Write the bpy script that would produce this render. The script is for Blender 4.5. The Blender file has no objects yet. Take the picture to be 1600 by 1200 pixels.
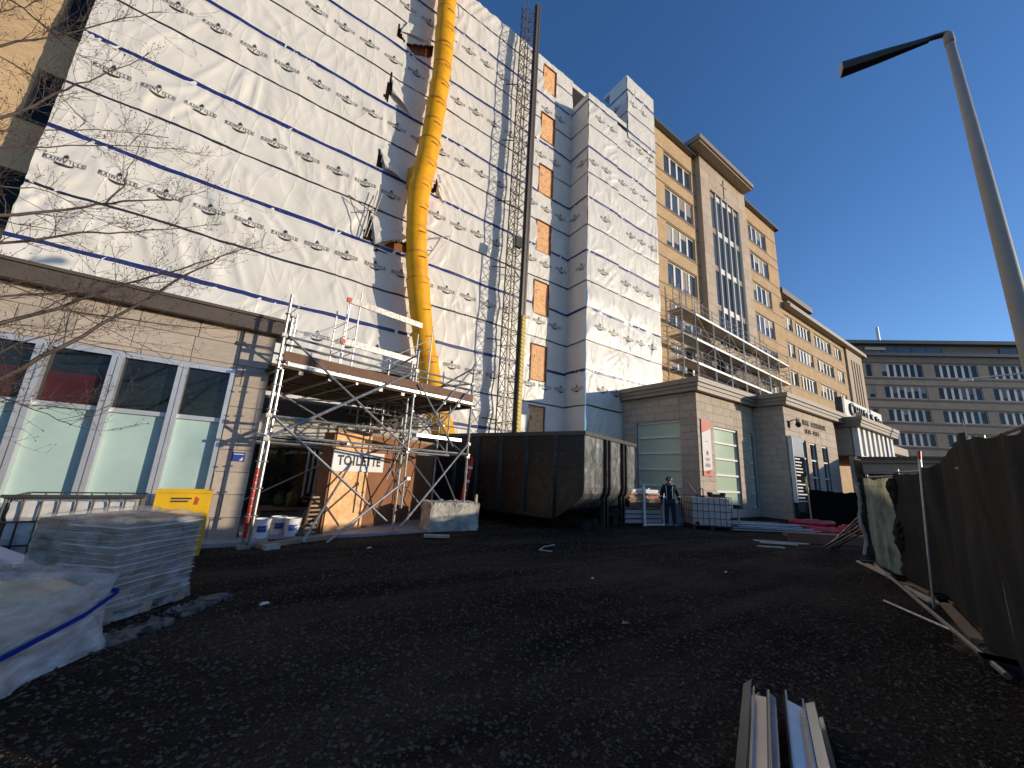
import bpy, math, random
import numpy as np
from math import sin, cos, pi, radians, sqrt, atan2
from mathutils import Matrix, Vector

random.seed(7)
scene = bpy.context.scene
COL = scene.collection

# ---------------------------------------------------------------- camera
cam_data = bpy.data.cameras.new('camera')
cam = bpy.data.objects.new('camera', cam_data)
COL.objects.link(cam)
cam_data.sensor_fit = 'HORIZONTAL'
cam_data.sensor_width = 36.0
cam_data.lens = 36.0 * 600.0 / 1600.0
cam_data.clip_start = 0.05
cam_data.clip_end = 3000.0
RC = ((0.8167, 0.1726, 0.5506), (-0.5745, 0.1535, 0.8040), (0.0543, -0.9730, 0.2245))
cam.matrix_world = Matrix(((RC[0][0], -RC[0][1], -RC[0][2], 0.0),
                           (RC[1][0], -RC[1][1], -RC[1][2], 0.0),
                           (RC[2][0], -RC[2][1], -RC[2][2], 1.6),
                           (0, 0, 0, 1)))
scene.camera = cam

# ---------------------------------------------------------------- sky, sun, exposure
SUN = Vector((-0.97, 1.0, -0.222)).normalized()      # direction the light travels
SUN_EL = math.asin(-SUN.z)
SUN_AZ = atan2(-SUN.x, -SUN.y)                        # from +Y towards +X
world = bpy.data.worlds.new('World')
scene.world = world
world.use_nodes = True
wn = world.node_tree.nodes
wl = world.node_tree.links
sky = wn.new('ShaderNodeTexSky')
sky.sky_type = 'NISHITA'
sky.sun_disc = False
sky.sun_elevation = SUN_EL
sky.sun_rotation = SUN_AZ
sky.altitude = 100.0
sky.air_density = 1.0
sky.dust_density = 0.25
sky.ozone_density = 2.2
bg = wn['Background']
skysat = wn.new('ShaderNodeHueSaturation')
skysat.inputs['Saturation'].default_value = 1.18
wl.new(sky.outputs['Color'], skysat.inputs['Color'])
skytint = wn.new('ShaderNodeMix')
skytint.data_type = 'RGBA'
skytint.blend_type = 'MULTIPLY'
skytint.inputs[0].default_value = 1.0
skytint.inputs[7].default_value = (0.92, 0.96, 1.22, 1)
wl.new(skysat.outputs['Color'], skytint.inputs[6])
wl.new(skytint.outputs[2], bg.inputs['Color'])
bg.inputs['Strength'].default_value = 0.15
sun_data = bpy.data.lights.new('sun', 'SUN')
sun_data.energy = 3.15
sun_data.angle = radians(0.53)
sun_data.color = (1.0, 0.86, 0.66)
sun = bpy.data.objects.new('sun', sun_data)
COL.objects.link(sun)
sun.rotation_euler = SUN.to_track_quat('-Z', 'Y').to_euler()
sun.location = (30, -30, 20)
scene.view_settings.view_transform = 'Standard'
scene.view_settings.look = 'None'
scene.view_settings.exposure = 0.25
scene.view_settings.gamma = 1.0
scene.view_settings.use_curve_mapping = False

# ---------------------------------------------------------------- helpers
def wm(o):
    m = o.matrix_basis.copy()
    if o.parent:
        m = wm(o.parent) @ o.matrix_parent_inverse @ m
    return m

def put_under(o, parent):
    if parent is not None:
        o.parent = parent
        o.matrix_parent_inverse = wm(parent).inverted()

def tag(o, label=None, cat=None, group=None, kind=None):
    if label: o['label'] = label
    if cat: o['category'] = cat
    if group: o['group'] = group
    if kind: o['kind'] = kind
    return o

def thing(name, label, cat, loc=(0, 0, 0), rotz=0.0, group=None):
    o = bpy.data.objects.new(name, None)
    COL.objects.link(o)
    o.empty_display_size = 0.2
    o.location = loc
    o.rotation_euler = (0, 0, rotz)
    return tag(o, label, cat, group)

def link(name, mesh, parent=None, M=None):
    o = bpy.data.objects.new(name, mesh)
    COL.objects.link(o)
    if M is not None:
        o.matrix_basis = M
    put_under(o, parent)
    return o

def T(x, y, z, rz=0.0):
    return Matrix.Translation((x, y, z)) @ Matrix.Rotation(rz, 4, 'Z')

class MB:
    """collects shapes; build() makes ONE mesh object of them"""
    def __init__(self):
        self.v = []; self.f = []
    def add(self, vs, fs):
        b = len(self.v)
        self.v.extend([tuple(p) for p in vs])
        self.f.extend([tuple(i + b for i in f) for f in fs])
        return self
    def box(self, x0, x1, y0, y1, z0, z1, M=None):
        vs = [Vector(p) for p in ((x0, y0, z0), (x1, y0, z0), (x1, y1, z0), (x0, y1, z0),
                                  (x0, y0, z1), (x1, y0, z1), (x1, y1, z1), (x0, y1, z1))]
        if M is not None: vs = [M @ p for p in vs]
        return self.add(vs, [(0, 3, 2, 1), (4, 5, 6, 7), (0, 1, 5, 4), (1, 2, 6, 5), (2, 3, 7, 6), (3, 0, 4, 7)])
    def bar(self, p, q, w, h=None, up=(0, 0, 1)):
        """rectangular bar from p to q, w wide, h high"""
        h = w if h is None else h
        p = Vector(p); q = Vector(q); d = (q - p)
        L = d.length; d.normalize()
        u = Vector(up)
        if abs(d.dot(u)) > 0.97: u = Vector((1, 0, 0))
        s = d.cross(u).normalized(); t = s.cross(d).normalized()
        vs = []
        for e in (p, q):
            for a, b in ((-1, -1), (1, -1), (1, 1), (-1, 1)):
                vs.append(e + s * (a * w / 2) + t * (b * h / 2))
        return self.add(vs, [(0, 1, 2, 3), (7, 6, 5, 4), (0, 4, 5, 1), (1, 5, 6, 2), (2, 6, 7, 3), (3, 7, 4, 0)])
    def path(self, pts, rad, n=8, cap=True):
        pts = [Vector(p) for p in pts]
        if not isinstance(rad, (list, tuple)): rad = [rad] * len(pts)
        ref = None; rings = []
        for i, p in enumerate(pts):
            a = pts[max(i - 1, 0)]; b = pts[min(i + 1, len(pts) - 1)]
            d = (b - a).normalized()
            if ref is None:
                ref = Vector((0, 0, 1)) if abs(d.z) < 0.9 else Vector((1, 0, 0))
            s = d.cross(ref)
            if s.length < 1e-4: s = d.cross(Vector((0, 1, 0.1)))
            s.normalize(); t = s.cross(d).normalized()
            ref = t if abs(d.dot(t)) < 0.9 else ref
            rings.append([p + (s * cos(2 * pi * k / n) + t * sin(2 * pi * k / n)) * rad[i] for k in range(n)])
        b = len(self.v)
        for r in rings: self.v.extend([tuple(x) for x in r])
        for i in range(len(pts) - 1):
            for k in range(n):
                k2 = (k + 1) % n
                self.f.append((b + i * n + k, b + (i + 1) * n + k, b + (i + 1) * n + k2, b + i * n + k2))
        if cap:
            self.f.append(tuple(b + k for k in range(n)))
            self.f.append(tuple(b + (len(pts) - 1) * n + k for k in reversed(range(n))))
        return self
    def tube(self, p, q, r, n=8):
        return self.path([p, q], r, n)
    def lathe(self, prof, c=(0, 0, 0), n=20, M=None):
        """prof: (r, z) from bottom to top"""
        b = len(self.v)
        for r, z in prof:
            for k in range(n):
                p = Vector((c[0] + r * cos(2 * pi * k / n), c[1] + r * sin(2 * pi * k / n), c[2] + z))
                self.v.append(tuple(M @ p if M is not None else p))
        for i in range(len(prof) - 1):
            for k in range(n):
                k2 = (k + 1) % n
                self.f.append((b + i * n + k, b + i * n + k2, b + (i + 1) * n + k2, b + (i + 1) * n + k))
        return self
    def poly(self, pts, depth):
        """flat polygon (list of 3-D points) pushed along depth vector"""
        n = len(pts); d = Vector(depth)
        vs = [Vector(p) for p in pts] + [Vector(p) + d for p in pts]
        fs = [tuple(range(n)), tuple(reversed(range(n, 2 * n)))]
        fs += [(i, i + n, (i + 1) % n + n, (i + 1) % n) for i in range(n)]
        return self.add(vs, fs)
    def mesh(self, name, mat, smooth=False):
        me = bpy.data.meshes.new(name)
        me.from_pydata(self.v, [], self.f)
        me.update()
        if mat is not None: me.materials.append(mat)
        if smooth:
            me.polygons.foreach_set('use_smooth', [True] * len(me.polygons))
        return me
    def build(self, name, mat, parent=None, smooth=False, M=None):
        return link(name, self.mesh(name, mat, smooth), parent, M)

def np_mesh(name, V, F4, mat, smooth=True, tri=False):
    """fast mesh from numpy arrays"""
    me = bpy.data.meshes.new(name)
    V = np.asarray(V, dtype=np.float32); F4 = np.asarray(F4, dtype=np.int32)
    k = F4.shape[1]
    me.vertices.add(len(V)); me.vertices.foreach_set('co', V.ravel())
    me.loops.add(F4.size); me.loops.foreach_set('vertex_index', F4.ravel())
    me.polygons.add(len(F4))
    me.polygons.foreach_set('loop_start', np.arange(0, F4.size, k, dtype=np.int32))
    me.polygons.foreach_set('use_smooth', np.full(len(F4), smooth))
    me.update(calc_edges=True)
    me.validate()
    if mat is not None: me.materials.append(mat)
    return me

def _hash(ix, iy, seed):
    h = (ix.astype(np.int64) * 374761393 + iy.astype(np.int64) * 668265263 + seed * 974711) & 0x7fffffff
    h = ((h ^ (h >> 13)) * 1274126177) & 0x7fffffff
    return ((h ^ (h >> 16)) & 0xffff) / 65535.0

def vnoise(x, y, seed=0):
    x = np.asarray(x, float); y = np.asarray(y, float)
    ix = np.floor(x); iy = np.floor(y); fx = x - ix; fy = y - iy
    fx = fx * fx * (3 - 2 * fx); fy = fy * fy * (3 - 2 * fy)
    a = _hash(ix, iy, seed); b = _hash(ix + 1, iy, seed); c = _hash(ix, iy + 1, seed); d = _hash(ix + 1, iy + 1, seed)
    return (a * (1 - fx) + b * fx) * (1 - fy) + (c * (1 - fx) + d * fx) * fy

def fbm(x, y, seed=0, oct=4):
    s = 0; a = 0.5
    for o in range(oct):
        s = s + a * (vnoise(x * 2 ** o, y * 2 ** o, seed + o * 17) - 0.5); a *= 0.5
    return s

# ---------------------------------------------------------------- materials
MATS = {}
def mat(name, col, rough=0.7, metal=0.0, var=0.0, vscale=3.0, bump=0.0, bscale=20.0, objvar=0.0, spec=0.5,
        col2=None, c2scale=2.0, c2thr=(0.45, 0.6), trans=0.0, rvar=0.0, stretch=None):
    m = bpy.data.materials.new(name); m.use_nodes = True
    nt = m.node_tree; N = nt.nodes; L = nt.links
    b = N['Principled BSDF']
    b.inputs['Roughness'].default_value = rough
    b.inputs['Metallic'].default_value = metal
    b.inputs['Specular IOR Level'].default_value = spec
    b.inputs['Base Color'].default_value = (*col, 1)
    tc = N.new('ShaderNodeTexCoord')
    vec = tc.outputs['Object']
    if stretch:
        mp = N.new('ShaderNodeMapping'); mp.inputs['Scale'].default_value = stretch
        L.new(vec, mp.inputs['Vector']); vec = mp.outputs['Vector']
    cur = None
    def rgb(c):
        n = N.new('ShaderNodeRGB'); n.outputs[0].default_value = (*c, 1); return n.outputs[0]
    def noise(scale, detail=6.0, rgh=0.6):
        n = N.new('ShaderNodeTexNoise'); n.inputs['Scale'].default_value = scale
        n.inputs['Detail'].default_value = detail; n.inputs['Roughness'].default_value = rgh
        L.new(vec, n.inputs['Vector']); return n.outputs['Fac']
    cur = rgb(col)
    if col2 is not None:
        r = N.new('ShaderNodeMapRange'); r.inputs[1].default_value = c2thr[0]; r.inputs[2].default_value = c2thr[1]
        L.new(noise(c2scale), r.inputs[0])
        mx = N.new('ShaderNodeMix'); mx.data_type = 'RGBA'
        L.new(r.outputs[0], mx.inputs[0]); L.new(cur, mx.inputs[6]); L.new(rgb(col2), mx.inputs[7]); cur = mx.outputs[2]
    if var > 0 or objvar > 0:
        hsv = N.new('ShaderNodeHueSaturation'); L.new(cur, hsv.inputs['Color'])
        val = None
        if var > 0:
            r = N.new('ShaderNodeMapRange'); r.inputs[1].default_value = 0.25; r.inputs[2].default_value = 0.75
            r.inputs[3].default_value = 1 - var; r.inputs[4].default_value = 1 + var
            L.new(noise(vscale), r.inputs[0]); val = r.outputs[0]
        if objvar > 0:
            oi = N.new('ShaderNodeObjectInfo')
            r = N.new('ShaderNodeMapRange'); r.inputs[3].default_value = 1 - objvar; r.inputs[4].default_value = 1 + objvar
            L.new(oi.outputs['Random'], r.inputs[0])
            if val is None: val = r.outputs[0]
            else:
                mm = N.new('ShaderNodeMath'); mm.operation = 'MULTIPLY'
                L.new(val, mm.inputs[0]); L.new(r.outputs[0], mm.inputs[1]); val = mm.outputs[0]
        L.new(val, hsv.inputs['Value']); cur = hsv.outputs['Color']
    L.new(cur, b.inputs['Base Color'])
    if rvar > 0:
        r = N.new('ShaderNodeMapRange'); r.inputs[1].default_value = 0.3; r.inputs[2].default_value = 0.7
        r.inputs[3].default_value = max(0.02, rough - rvar); r.inputs[4].default_value = min(1, rough + rvar)
        L.new(noise(vscale * 1.7), r.inputs[0]); L.new(r.outputs[0], b.inputs['Roughness'])
    if bump > 0:
        bp = N.new('ShaderNodeBump'); bp.inputs['Strength'].default_value = 1.0; bp.inputs['Distance'].default_value = bump
        L.new(noise(bscale, 8.0, 0.65), bp.inputs['Height']); L.new(bp.outputs['Normal'], b.inputs['Normal'])
    if trans > 0:
        tr = N.new('ShaderNodeBsdfTranslucent'); L.new(cur, tr.inputs['Color'])
        ms = N.new('ShaderNodeMixShader'); ms.inputs[0].default_value = trans
        L.new(b.outputs[0], ms.inputs[1]); L.new(tr.outputs[0], ms.inputs[2])
        L.new(ms.outputs[0], N['Material Output'].inputs['Surface'])
    MATS[name] = m
    return m

def brick_mat(name, c1, c2, mortar, scale=1.0, rot=None):
    m = bpy.data.materials.new(name); m.use_nodes = True
    nt = m.node_tree; N = nt.nodes; L = nt.links; b = N['Principled BSDF']
    tc = N.new('ShaderNodeTexCoord')
    sp = N.new('ShaderNodeSeparateXYZ'); L.new(tc.outputs['Object'], sp.inputs[0])
    ad = N.new('ShaderNodeMath'); ad.operation = 'ADD'; L.new(sp.outputs[0], ad.inputs[0]); L.new(sp.outputs[1], ad.inputs[1])
    cb = N.new('ShaderNodeCombineXYZ'); L.new(ad.outputs[0], cb.inputs[0]); L.new(sp.outputs[2], cb.inputs[1])
    bt = N.new('ShaderNodeTexBrick'); L.new(cb.outputs[0], bt.inputs['Vector'])
    bt.inputs['Color1'].default_value = (*c1, 1); bt.inputs['Color2'].default_value = (*c2, 1); bt.inputs['Mortar'].default_value = (*mortar, 1)
    bt.inputs['Scale'].default_value = scale
    bt.inputs['Brick Width'].default_value = 0.24; bt.inputs['Row Height'].default_value = 0.085
    bt.inputs['Mortar Size'].default_value = 0.010; bt.inputs['Bias'].default_value = 0.0
    nz = N.new('ShaderNodeTexNoise'); nz.inputs['Scale'].default_value = 0.8; nz.inputs['Detail'].default_value = 8
    L.new(tc.outputs['Object'], nz.inputs['Vector'])
    r = N.new('ShaderNodeMapRange'); r.inputs[1].default_value = 0.25; r.inputs[2].default_value = 0.75
    r.inputs[3].default_value = 0.84; r.inputs[4].default_value = 1.14; L.new(nz.outputs['Fac'], r.inputs[0])
    h = N.new('ShaderNodeHueSaturation'); L.new(bt.outputs['Color'], h.inputs['Color']); L.new(r.outputs[0], h.inputs['Value'])
    L.new(h.outputs['Color'], b.inputs['Base Color']); b.inputs['Roughness'].default_value = 0.85
    bp = N.new('ShaderNodeBump'); bp.inputs['Distance'].default_value = 0.012; bp.inputs['Strength'].default_value = 1
    bp.invert = True
    L.new(bt.outputs['Fac'], bp.inputs['Height']); L.new(bp.outputs['Normal'], b.inputs['Normal'])
    MATS[name] = m
    return m

def glass_mat(name, tint, rough=0.03, spec=0.9):
    m = mat(name, tint, rough=rough, spec=spec, var=0.12, vscale=0.9, objvar=0.75, bump=0.0018, bscale=1.3)
    return m

def film_mat(name, col, alpha, rough=0.18, bump=0.01, bscale=14):
    """clear plastic film: part see-through, part glossy"""
    m = bpy.data.materials.new(name); m.use_nodes = True
    N = m.node_tree.nodes; L = m.node_tree.links; b = N['Principled BSDF']
    b.inputs['Base Color'].default_value = (*col, 1); b.inputs['Roughness'].default_value = rough
    tc = N.new('ShaderNodeTexCoord')
    nz = N.new('ShaderNodeTexNoise'); nz.inputs['Scale'].default_value = bscale; nz.inputs['Detail'].default_value = 6
    mp = N.new('ShaderNodeMapping'); mp.inputs['Scale'].default_value = (1.0, 1.0, 2.6)
    L.new(tc.outputs['Object'], mp.inputs['Vector']); L.new(mp.outputs[0], nz.inputs['Vector'])
    bp = N.new('ShaderNodeBump'); bp.inputs['Distance'].default_value = bump; L.new(nz.outputs['Fac'], bp.inputs['Height'])
    L.new(bp.outputs['Normal'], b.inputs['Normal'])
    n2 = N.new('ShaderNodeTexNoise'); n2.inputs['Scale'].default_value = 5.0; n2.inputs['Detail'].default_value = 5
    L.new(mp.outputs[0], n2.inputs['Vector'])
    r = N.new('ShaderNodeMapRange'); r.inputs[1].default_value = 0.3; r.inputs[2].default_value = 0.7
    r.inputs[3].default_value = max(0, alpha - 0.25); r.inputs[4].default_value = min(1, alpha + 0.25)
    L.new(n2.outputs['Fac'], r.inputs[0])
    tr = N.new('ShaderNodeBsdfTransparent')
    ms = N.new('ShaderNodeMixShader'); L.new(r.outputs[0], ms.inputs[0]); L.new(tr.outputs[0], ms.inputs[1]); L.new(b.outputs[0], ms.inputs[2])
    L.new(ms.outputs[0], N['Material Output'].inputs['Surface'])
    MATS[name] = m
    return m

def wrap_mat():
    m = bpy.data.materials.new('wrap'); m.use_nodes = True
    N = m.node_tree.nodes; L = m.node_tree.links; b = N['Principled BSDF']
    tc = N.new('ShaderNodeTexCoord')
    def noise(sc, st, det=4.0, dist=0.0):
        mp = N.new('ShaderNodeMapping'); mp.inputs['Scale'].default_value = st; L.new(tc.outputs['Object'], mp.inputs['Vector'])
        n = N.new('ShaderNodeTexNoise'); n.inputs['Scale'].default_value = sc; n.inputs['Detail'].default_value = det; n.inputs['Distortion'].default_value = dist
        L.new(mp.outputs[0], n.inputs['Vector']); return n.outputs['Fac']
    def ridge(f, p):
        a = N.new('ShaderNodeMath'); a.operation = 'SUBTRACT'; a.inputs[1].default_value = 0.5; L.new(f, a.inputs[0])
        c = N.new('ShaderNodeMath'); c.operation = 'ABSOLUTE'; L.new(a.outputs[0], c.inputs[0])
        d = N.new('ShaderNodeMath'); d.operation = 'MULTIPLY'; d.inputs[1].default_value = -p; L.new(c.outputs[0], d.inputs[0])
        e = N.new('ShaderNodeMath'); e.operation = 'EXPONENT'; L.new(d.outputs[0], e.inputs[0]); return e.outputs[0]
    r1 = ridge(noise(0.75, (1.0, 1.0, 0.28), 2.0, 0.35), 30.0)     # long upright creases
    r2 = ridge(noise(0.5, (1.3, 1.0, 0.7), 2.0, 0.5), 34.0)     # slanting creases
    r3 = noise(7.0, (1, 1, 0.6), 6.0)
    def bump(h, dist, prev=None):
        bp = N.new('ShaderNodeBump'); bp.inputs['Distance'].default_value = dist; L.new(h, bp.inputs['Height'])
        if prev is not None: L.new(prev, bp.inputs['Normal'])
        return bp.outputs['Normal']
    nrm = bump(r3, 0.0025, bump(r2, 0.012, bump(r1, 0.013)))
    L.new(nrm, b.inputs['Normal'])
    v = noise(0.9, (1, 1, 0.6), 6.0)
    mr = N.new('ShaderNodeMapRange'); mr.inputs[1].default_value = 0.3; mr.inputs[2].default_value = 0.7; mr.inputs[3].default_value = 0.93; mr.inputs[4].default_value = 1.05; L.new(v, mr.inputs[0])
    h = N.new('ShaderNodeHueSaturation'); h.inputs['Color'].default_value = (0.745, 0.715, 0.655, 1); L.new(mr.outputs[0], h.inputs['Value'])
    L.new(h.outputs[0], b.inputs['Base Color']); b.inputs['Roughness'].default_value = 0.42
    MATS['wrap'] = m
wrap_mat()
mat('tape_blue', (0.012, 0.020, 0.13), 0.4, var=0.6, vscale=9, col2=(0.10, 0.12, 0.30), c2scale=14, c2thr=(0.58, 0.66))
mat('tape_dark', (0.012, 0.014, 0.035), 0.45, var=0.4, vscale=7)
mat('tape_white', (0.80, 0.80, 0.80), 0.4)
mat('print', (0.035, 0.035, 0.04), 0.6)
mat('ply', (0.92, 0.52, 0.25), 0.7, var=0.28, vscale=9, bump=0.002, bscale=60, objvar=0.1, col2=(0.78, 0.40, 0.17), c2scale=3.5)
mat('ply_shaded', (0.25, 0.105, 0.045), 0.75, var=0.25, vscale=2.2, bump=0.002, bscale=40, objvar=0.15)  # dark tone carries the shade lying on most of the hoarding
brick_mat('brick', (0.67, 0.465, 0.255), (0.58, 0.385, 0.20), (0.54, 0.41, 0.27))
brick_mat('brick_far', (0.46, 0.375, 0.29), (0.39, 0.31, 0.235), (0.42, 0.35, 0.28))
mat('yellow_dark', (0.62, 0.25, 0.004), 0.55, var=0.2, vscale=3)
mat('stone', (0.46, 0.385, 0.315), 0.8, var=0.13, vscale=5.0, bump=0.002, bscale=60, objvar=0.10, stretch=(1, 1, 3))
mat('stone_vein', (0.47, 0.375, 0.285), 0.75, var=0.16, vscale=3.2, bump=0.002, bscale=40, objvar=0.10, stretch=(0.7, 0.7, 5))
mat('mortar', (0.24, 0.20, 0.165), 0.9, var=0.1)
mat('coping_brown', (0.10, 0.078, 0.062), 0.55, var=0.15, vscale=4)
mat('coping_tan', (0.27, 0.215, 0.165), 0.5, var=0.12, vscale=3, bump=0.001, bscale=8)
mat('alu', (0.62, 0.62, 0.64), 0.38, metal=0.55, var=0.08, vscale=6)
mat('galv', (0.38, 0.38, 0.375), 0.40, metal=0.85, var=0.22, vscale=11, rvar=0.12)
mat('galv_old', (0.33, 0.31, 0.29), 0.5, metal=0.7, var=0.3, vscale=9, rvar=0.12)
mat('steel_dark', (0.055, 0.05, 0.047), 0.5, metal=0.4, var=0.3, vscale=8)
mat('white_paint', (0.74, 0.73, 0.70), 0.5, var=0.06, vscale=5)
mat('white_dirty', (0.55, 0.54, 0.52), 0.6, var=0.25, vscale=4, col2=(0.30, 0.28, 0.25), c2scale=5, c2thr=(0.55, 0.7))
mat('frosted', (0.42, 0.56, 0.52), 0.30, var=0.16, vscale=0.8, spec=0.7, col2=(0.30, 0.43, 0.44), c2scale=0.55, c2thr=(0.48, 0.68))
mat('frosted_green', (0.47, 0.57, 0.42), 0.22, var=0.07, vscale=1.0, spec=0.7)
glass_mat('glass_dark', (0.012, 0.014, 0.017))
glass_mat('glass_grey', (0.05, 0.06, 0.07))
glass_mat('glass_far', (0.02, 0.022, 0.025), rough=0.12, spec=0.35)
glass_mat('glass_black', (0.008, 0.011, 0.010), rough=0.25, spec=0.15)
mat('curtain_red', (0.055, 0.010, 0.013), 0.12, var=0.5, vscale=2.5, spec=0.4)
mat('blind', (0.38, 0.35, 0.31), 0.8, var=0.1, objvar=0.35)
mat('yellow_plastic', (0.88, 0.41, 0.003), 0.52, spec=0.3, var=0.16, vscale=2.0, bump=0.012, bscale=3.5, col2=(0.70, 0.30, 0.006), c2scale=1.6, c2thr=(0.5, 0.7))
mat('yellow_steel', (0.74, 0.44, 0.015), 0.4, var=0.14, vscale=3.5, col2=(0.35, 0.18, 0.03), c2scale=3, c2thr=(0.68, 0.76))
mat('red', (0.52, 0.018, 0.018), 0.42, var=0.25, vscale=4, col2=(0.30, 0.012, 0.012), c2scale=6)
mat('orange_red', (0.55, 0.07, 0.03), 0.5, var=0.15)
mat('timber', (0.36, 0.25, 0.15), 0.8, var=0.25, vscale=6, objvar=0.25, stretch=(1, 1, 1), bump=0.002, bscale=30)
mat('timber_dark', (0.11, 0.07, 0.045), 0.85, var=0.3, vscale=6, objvar=0.2)
mat('timber_pale', (0.58, 0.48, 0.36), 0.75, var=0.2, vscale=6, objvar=0.2)
mat('concrete', (0.42, 0.40, 0.36), 0.9, var=0.2, vscale=4, bump=0.008, bscale=25)
mat('concrete_grey', (0.30, 0.31, 0.32), 0.9, var=0.15, vscale=3, bump=0.004, bscale=25)
mat('black_rubber', (0.015, 0.015, 0.015), 0.7, var=0.2)
mat('sign_white', (0.78, 0.78, 0.77), 0.5, var=0.04)
mat('sign_dark', (0.06, 0.06, 0.065), 0.5)
mat('blue_sign', (0.03, 0.06, 0.30), 0.45)
mat('blue_strap', (0.008, 0.035, 0.30), 0.35, var=0.2, vscale=12)
mat('roof_grey', (0.13, 0.125, 0.12), 0.8, var=0.15)
mat('metal_panel', (0.10, 0.11, 0.12), 0.4, metal=0.3, var=0.1)
film_mat('film_clear', (0.72, 0.69, 0.65), 0.27, rough=0.07, bump=0.006, bscale=9)
film_mat('film_thin', (0.75, 0.74, 0.7), 0.2, rough=0.12, bump=0.03, bscale=6)
film_mat('film_edge', (0.85, 0.85, 0.85), 0.6, rough=0.12, bump=0.004, bscale=20)
film_mat('film_milky', (0.74, 0.73, 0.71), 0.58, rough=0.22, bump=0.03, bscale=5)
# ---------------------------------------------------------------- facade helpers (local x along the wall, -y outwards, z up)
def free_rects(u0, u1, v0, v1, holes):
    us = sorted({u0, u1, *[min(max(h[i], u0), u1) for h in holes for i in (0, 1)]})
    out = []
    for a, b in zip(us[:-1], us[1:]):
        if b - a < 1e-4: continue
        m = (a + b) / 2
        cuts = sorted([(max(h[2], v0), min(h[3], v1)) for h in holes if h[0] < m < h[1] and h[3] > v0 and h[2] < v1])
        z = v0
        for c, d in cuts:
            if c - z > 1e-4: out.append((a, b, z, c))
            z = max(z, d)
        if v1 - z > 1e-4: out.append((a, b, z, v1))
    return out

def wall_panel(name, parent, M, u0, u1, v0, v1, holes, thick, m):
    b = MB()
    for a, c, z0, z1 in free_rects(u0, u1, v0, v1, holes):
        b.box(a, c, 0, thick, z0, z1)
    return b.build(name, m, parent, M=M)

_tc = {}
def tiles(parent, M, u0, u1, v0, v1, tw, th, holes, m, gap=0.008, proud=0.014, name='stone_block', seed=1):
    rnd = random.Random(seed)
    r = 0; z = v0
    while z < v1 - 0.02:
        z1 = min(z + th, v1)
        u = u0 - tw * (0.5 if r % 2 else 0.0) - rnd.random() * tw * 0.15
        while u < u1 - 0.02:
            w = tw * (0.8 + 0.4 * rnd.random())
            a = max(u, u0); b = min(u + w, u1)
            if b - a > 0.03:
                for (p, q, c, d) in free_rects(a, b, z, z1, holes):
                    W = round(q - p - gap, 2); H = round(d - c - gap, 2)
                    if W < 0.02 or H < 0.02: continue
                    k = (W, H, m.name, proud)
                    if k not in _tc:
                        e = 0.004
                        vs = [(0, 0, 0), (W, 0, 0), (W, 0, H), (0, 0, H),
                              (e, -proud, e), (W - e, -proud, e), (W - e, -proud, H - e), (e, -proud, H - e)]
                        _tc[k] = MB().add(vs, [(4, 5, 6, 7), (0, 1, 5, 4), (1, 2, 6, 5), (2, 3, 7, 6), (3, 0, 4, 7)]).mesh(name, m)
                    link(name, _tc[k], parent, M @ Matrix.Translation((p + gap / 2, -rnd.random() * 0.004, c + gap / 2)))
            u += w
        z = z1; r += 1

def window(parent, M, u0, u1, v0, v1, cols, fw=0.06, mw=0.06, depth=0.14, fm='alu', pm='glass_dark', rows=(), sill=True, blinds=0.0, rnd=None, proud_mull=0.0):
    """one window: frame with mullions (part), panes and sill as sub-parts"""
    b = MB()
    fd0, fd1 = depth - 0.03, depth + 0.05
    b.box(u0, u1, fd0, fd1, v0, v0 + fw); b.box(u0, u1, fd0, fd1, v1 - fw, v1)
    b.box(u0, u0 + fw, fd0, fd1, v0 + fw, v1 - fw); b.box(u1 - fw, u1, fd0, fd1, v0 + fw, v1 - fw)
    step = (u1 - u0) / cols
    for k in range(1, cols):
        x = u0 + k * step
        b.box(x - mw / 2, x + mw / 2, fd0 - 0.012 - proud_mull, fd1, v0 + fw + .001, v1 - fw - .001)
    for z in rows:
        b.box(u0 + fw, u1 - fw, fd0 - 0.006, fd1 - 0.004, z - mw / 2, z + mw / 2)
    w = b.build('window', MATS[fm], parent, M=M)
    for k in range(cols):
        x0 = u0 + k * step + 0.01; x1 = u0 + (k + 1) * step - 0.01
        MB().box(x0, x1, depth + 0.01, depth + 0.02, v0 + 0.01, v1 - 0.01).build('pane', MATS[pm], w, M=M)
        if blinds and rnd and rnd.random() < blinds:
            h = (v1 - v0) * (0.25 + 0.6 * rnd.random())
            MB().box(x0 + .03, x1 - .03, depth + 0.004, depth + 0.009, v1 - h, v1 - fw).build('blind', MATS['blind'], w, M=M)
    if sill:
        MB().box(u0 - 0.04, u1 + 0.04, -0.07, depth - 0.03, v0 - 0.07, v0).build('sill', MATS['coping_brown'], w, M=M)
    return w

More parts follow.
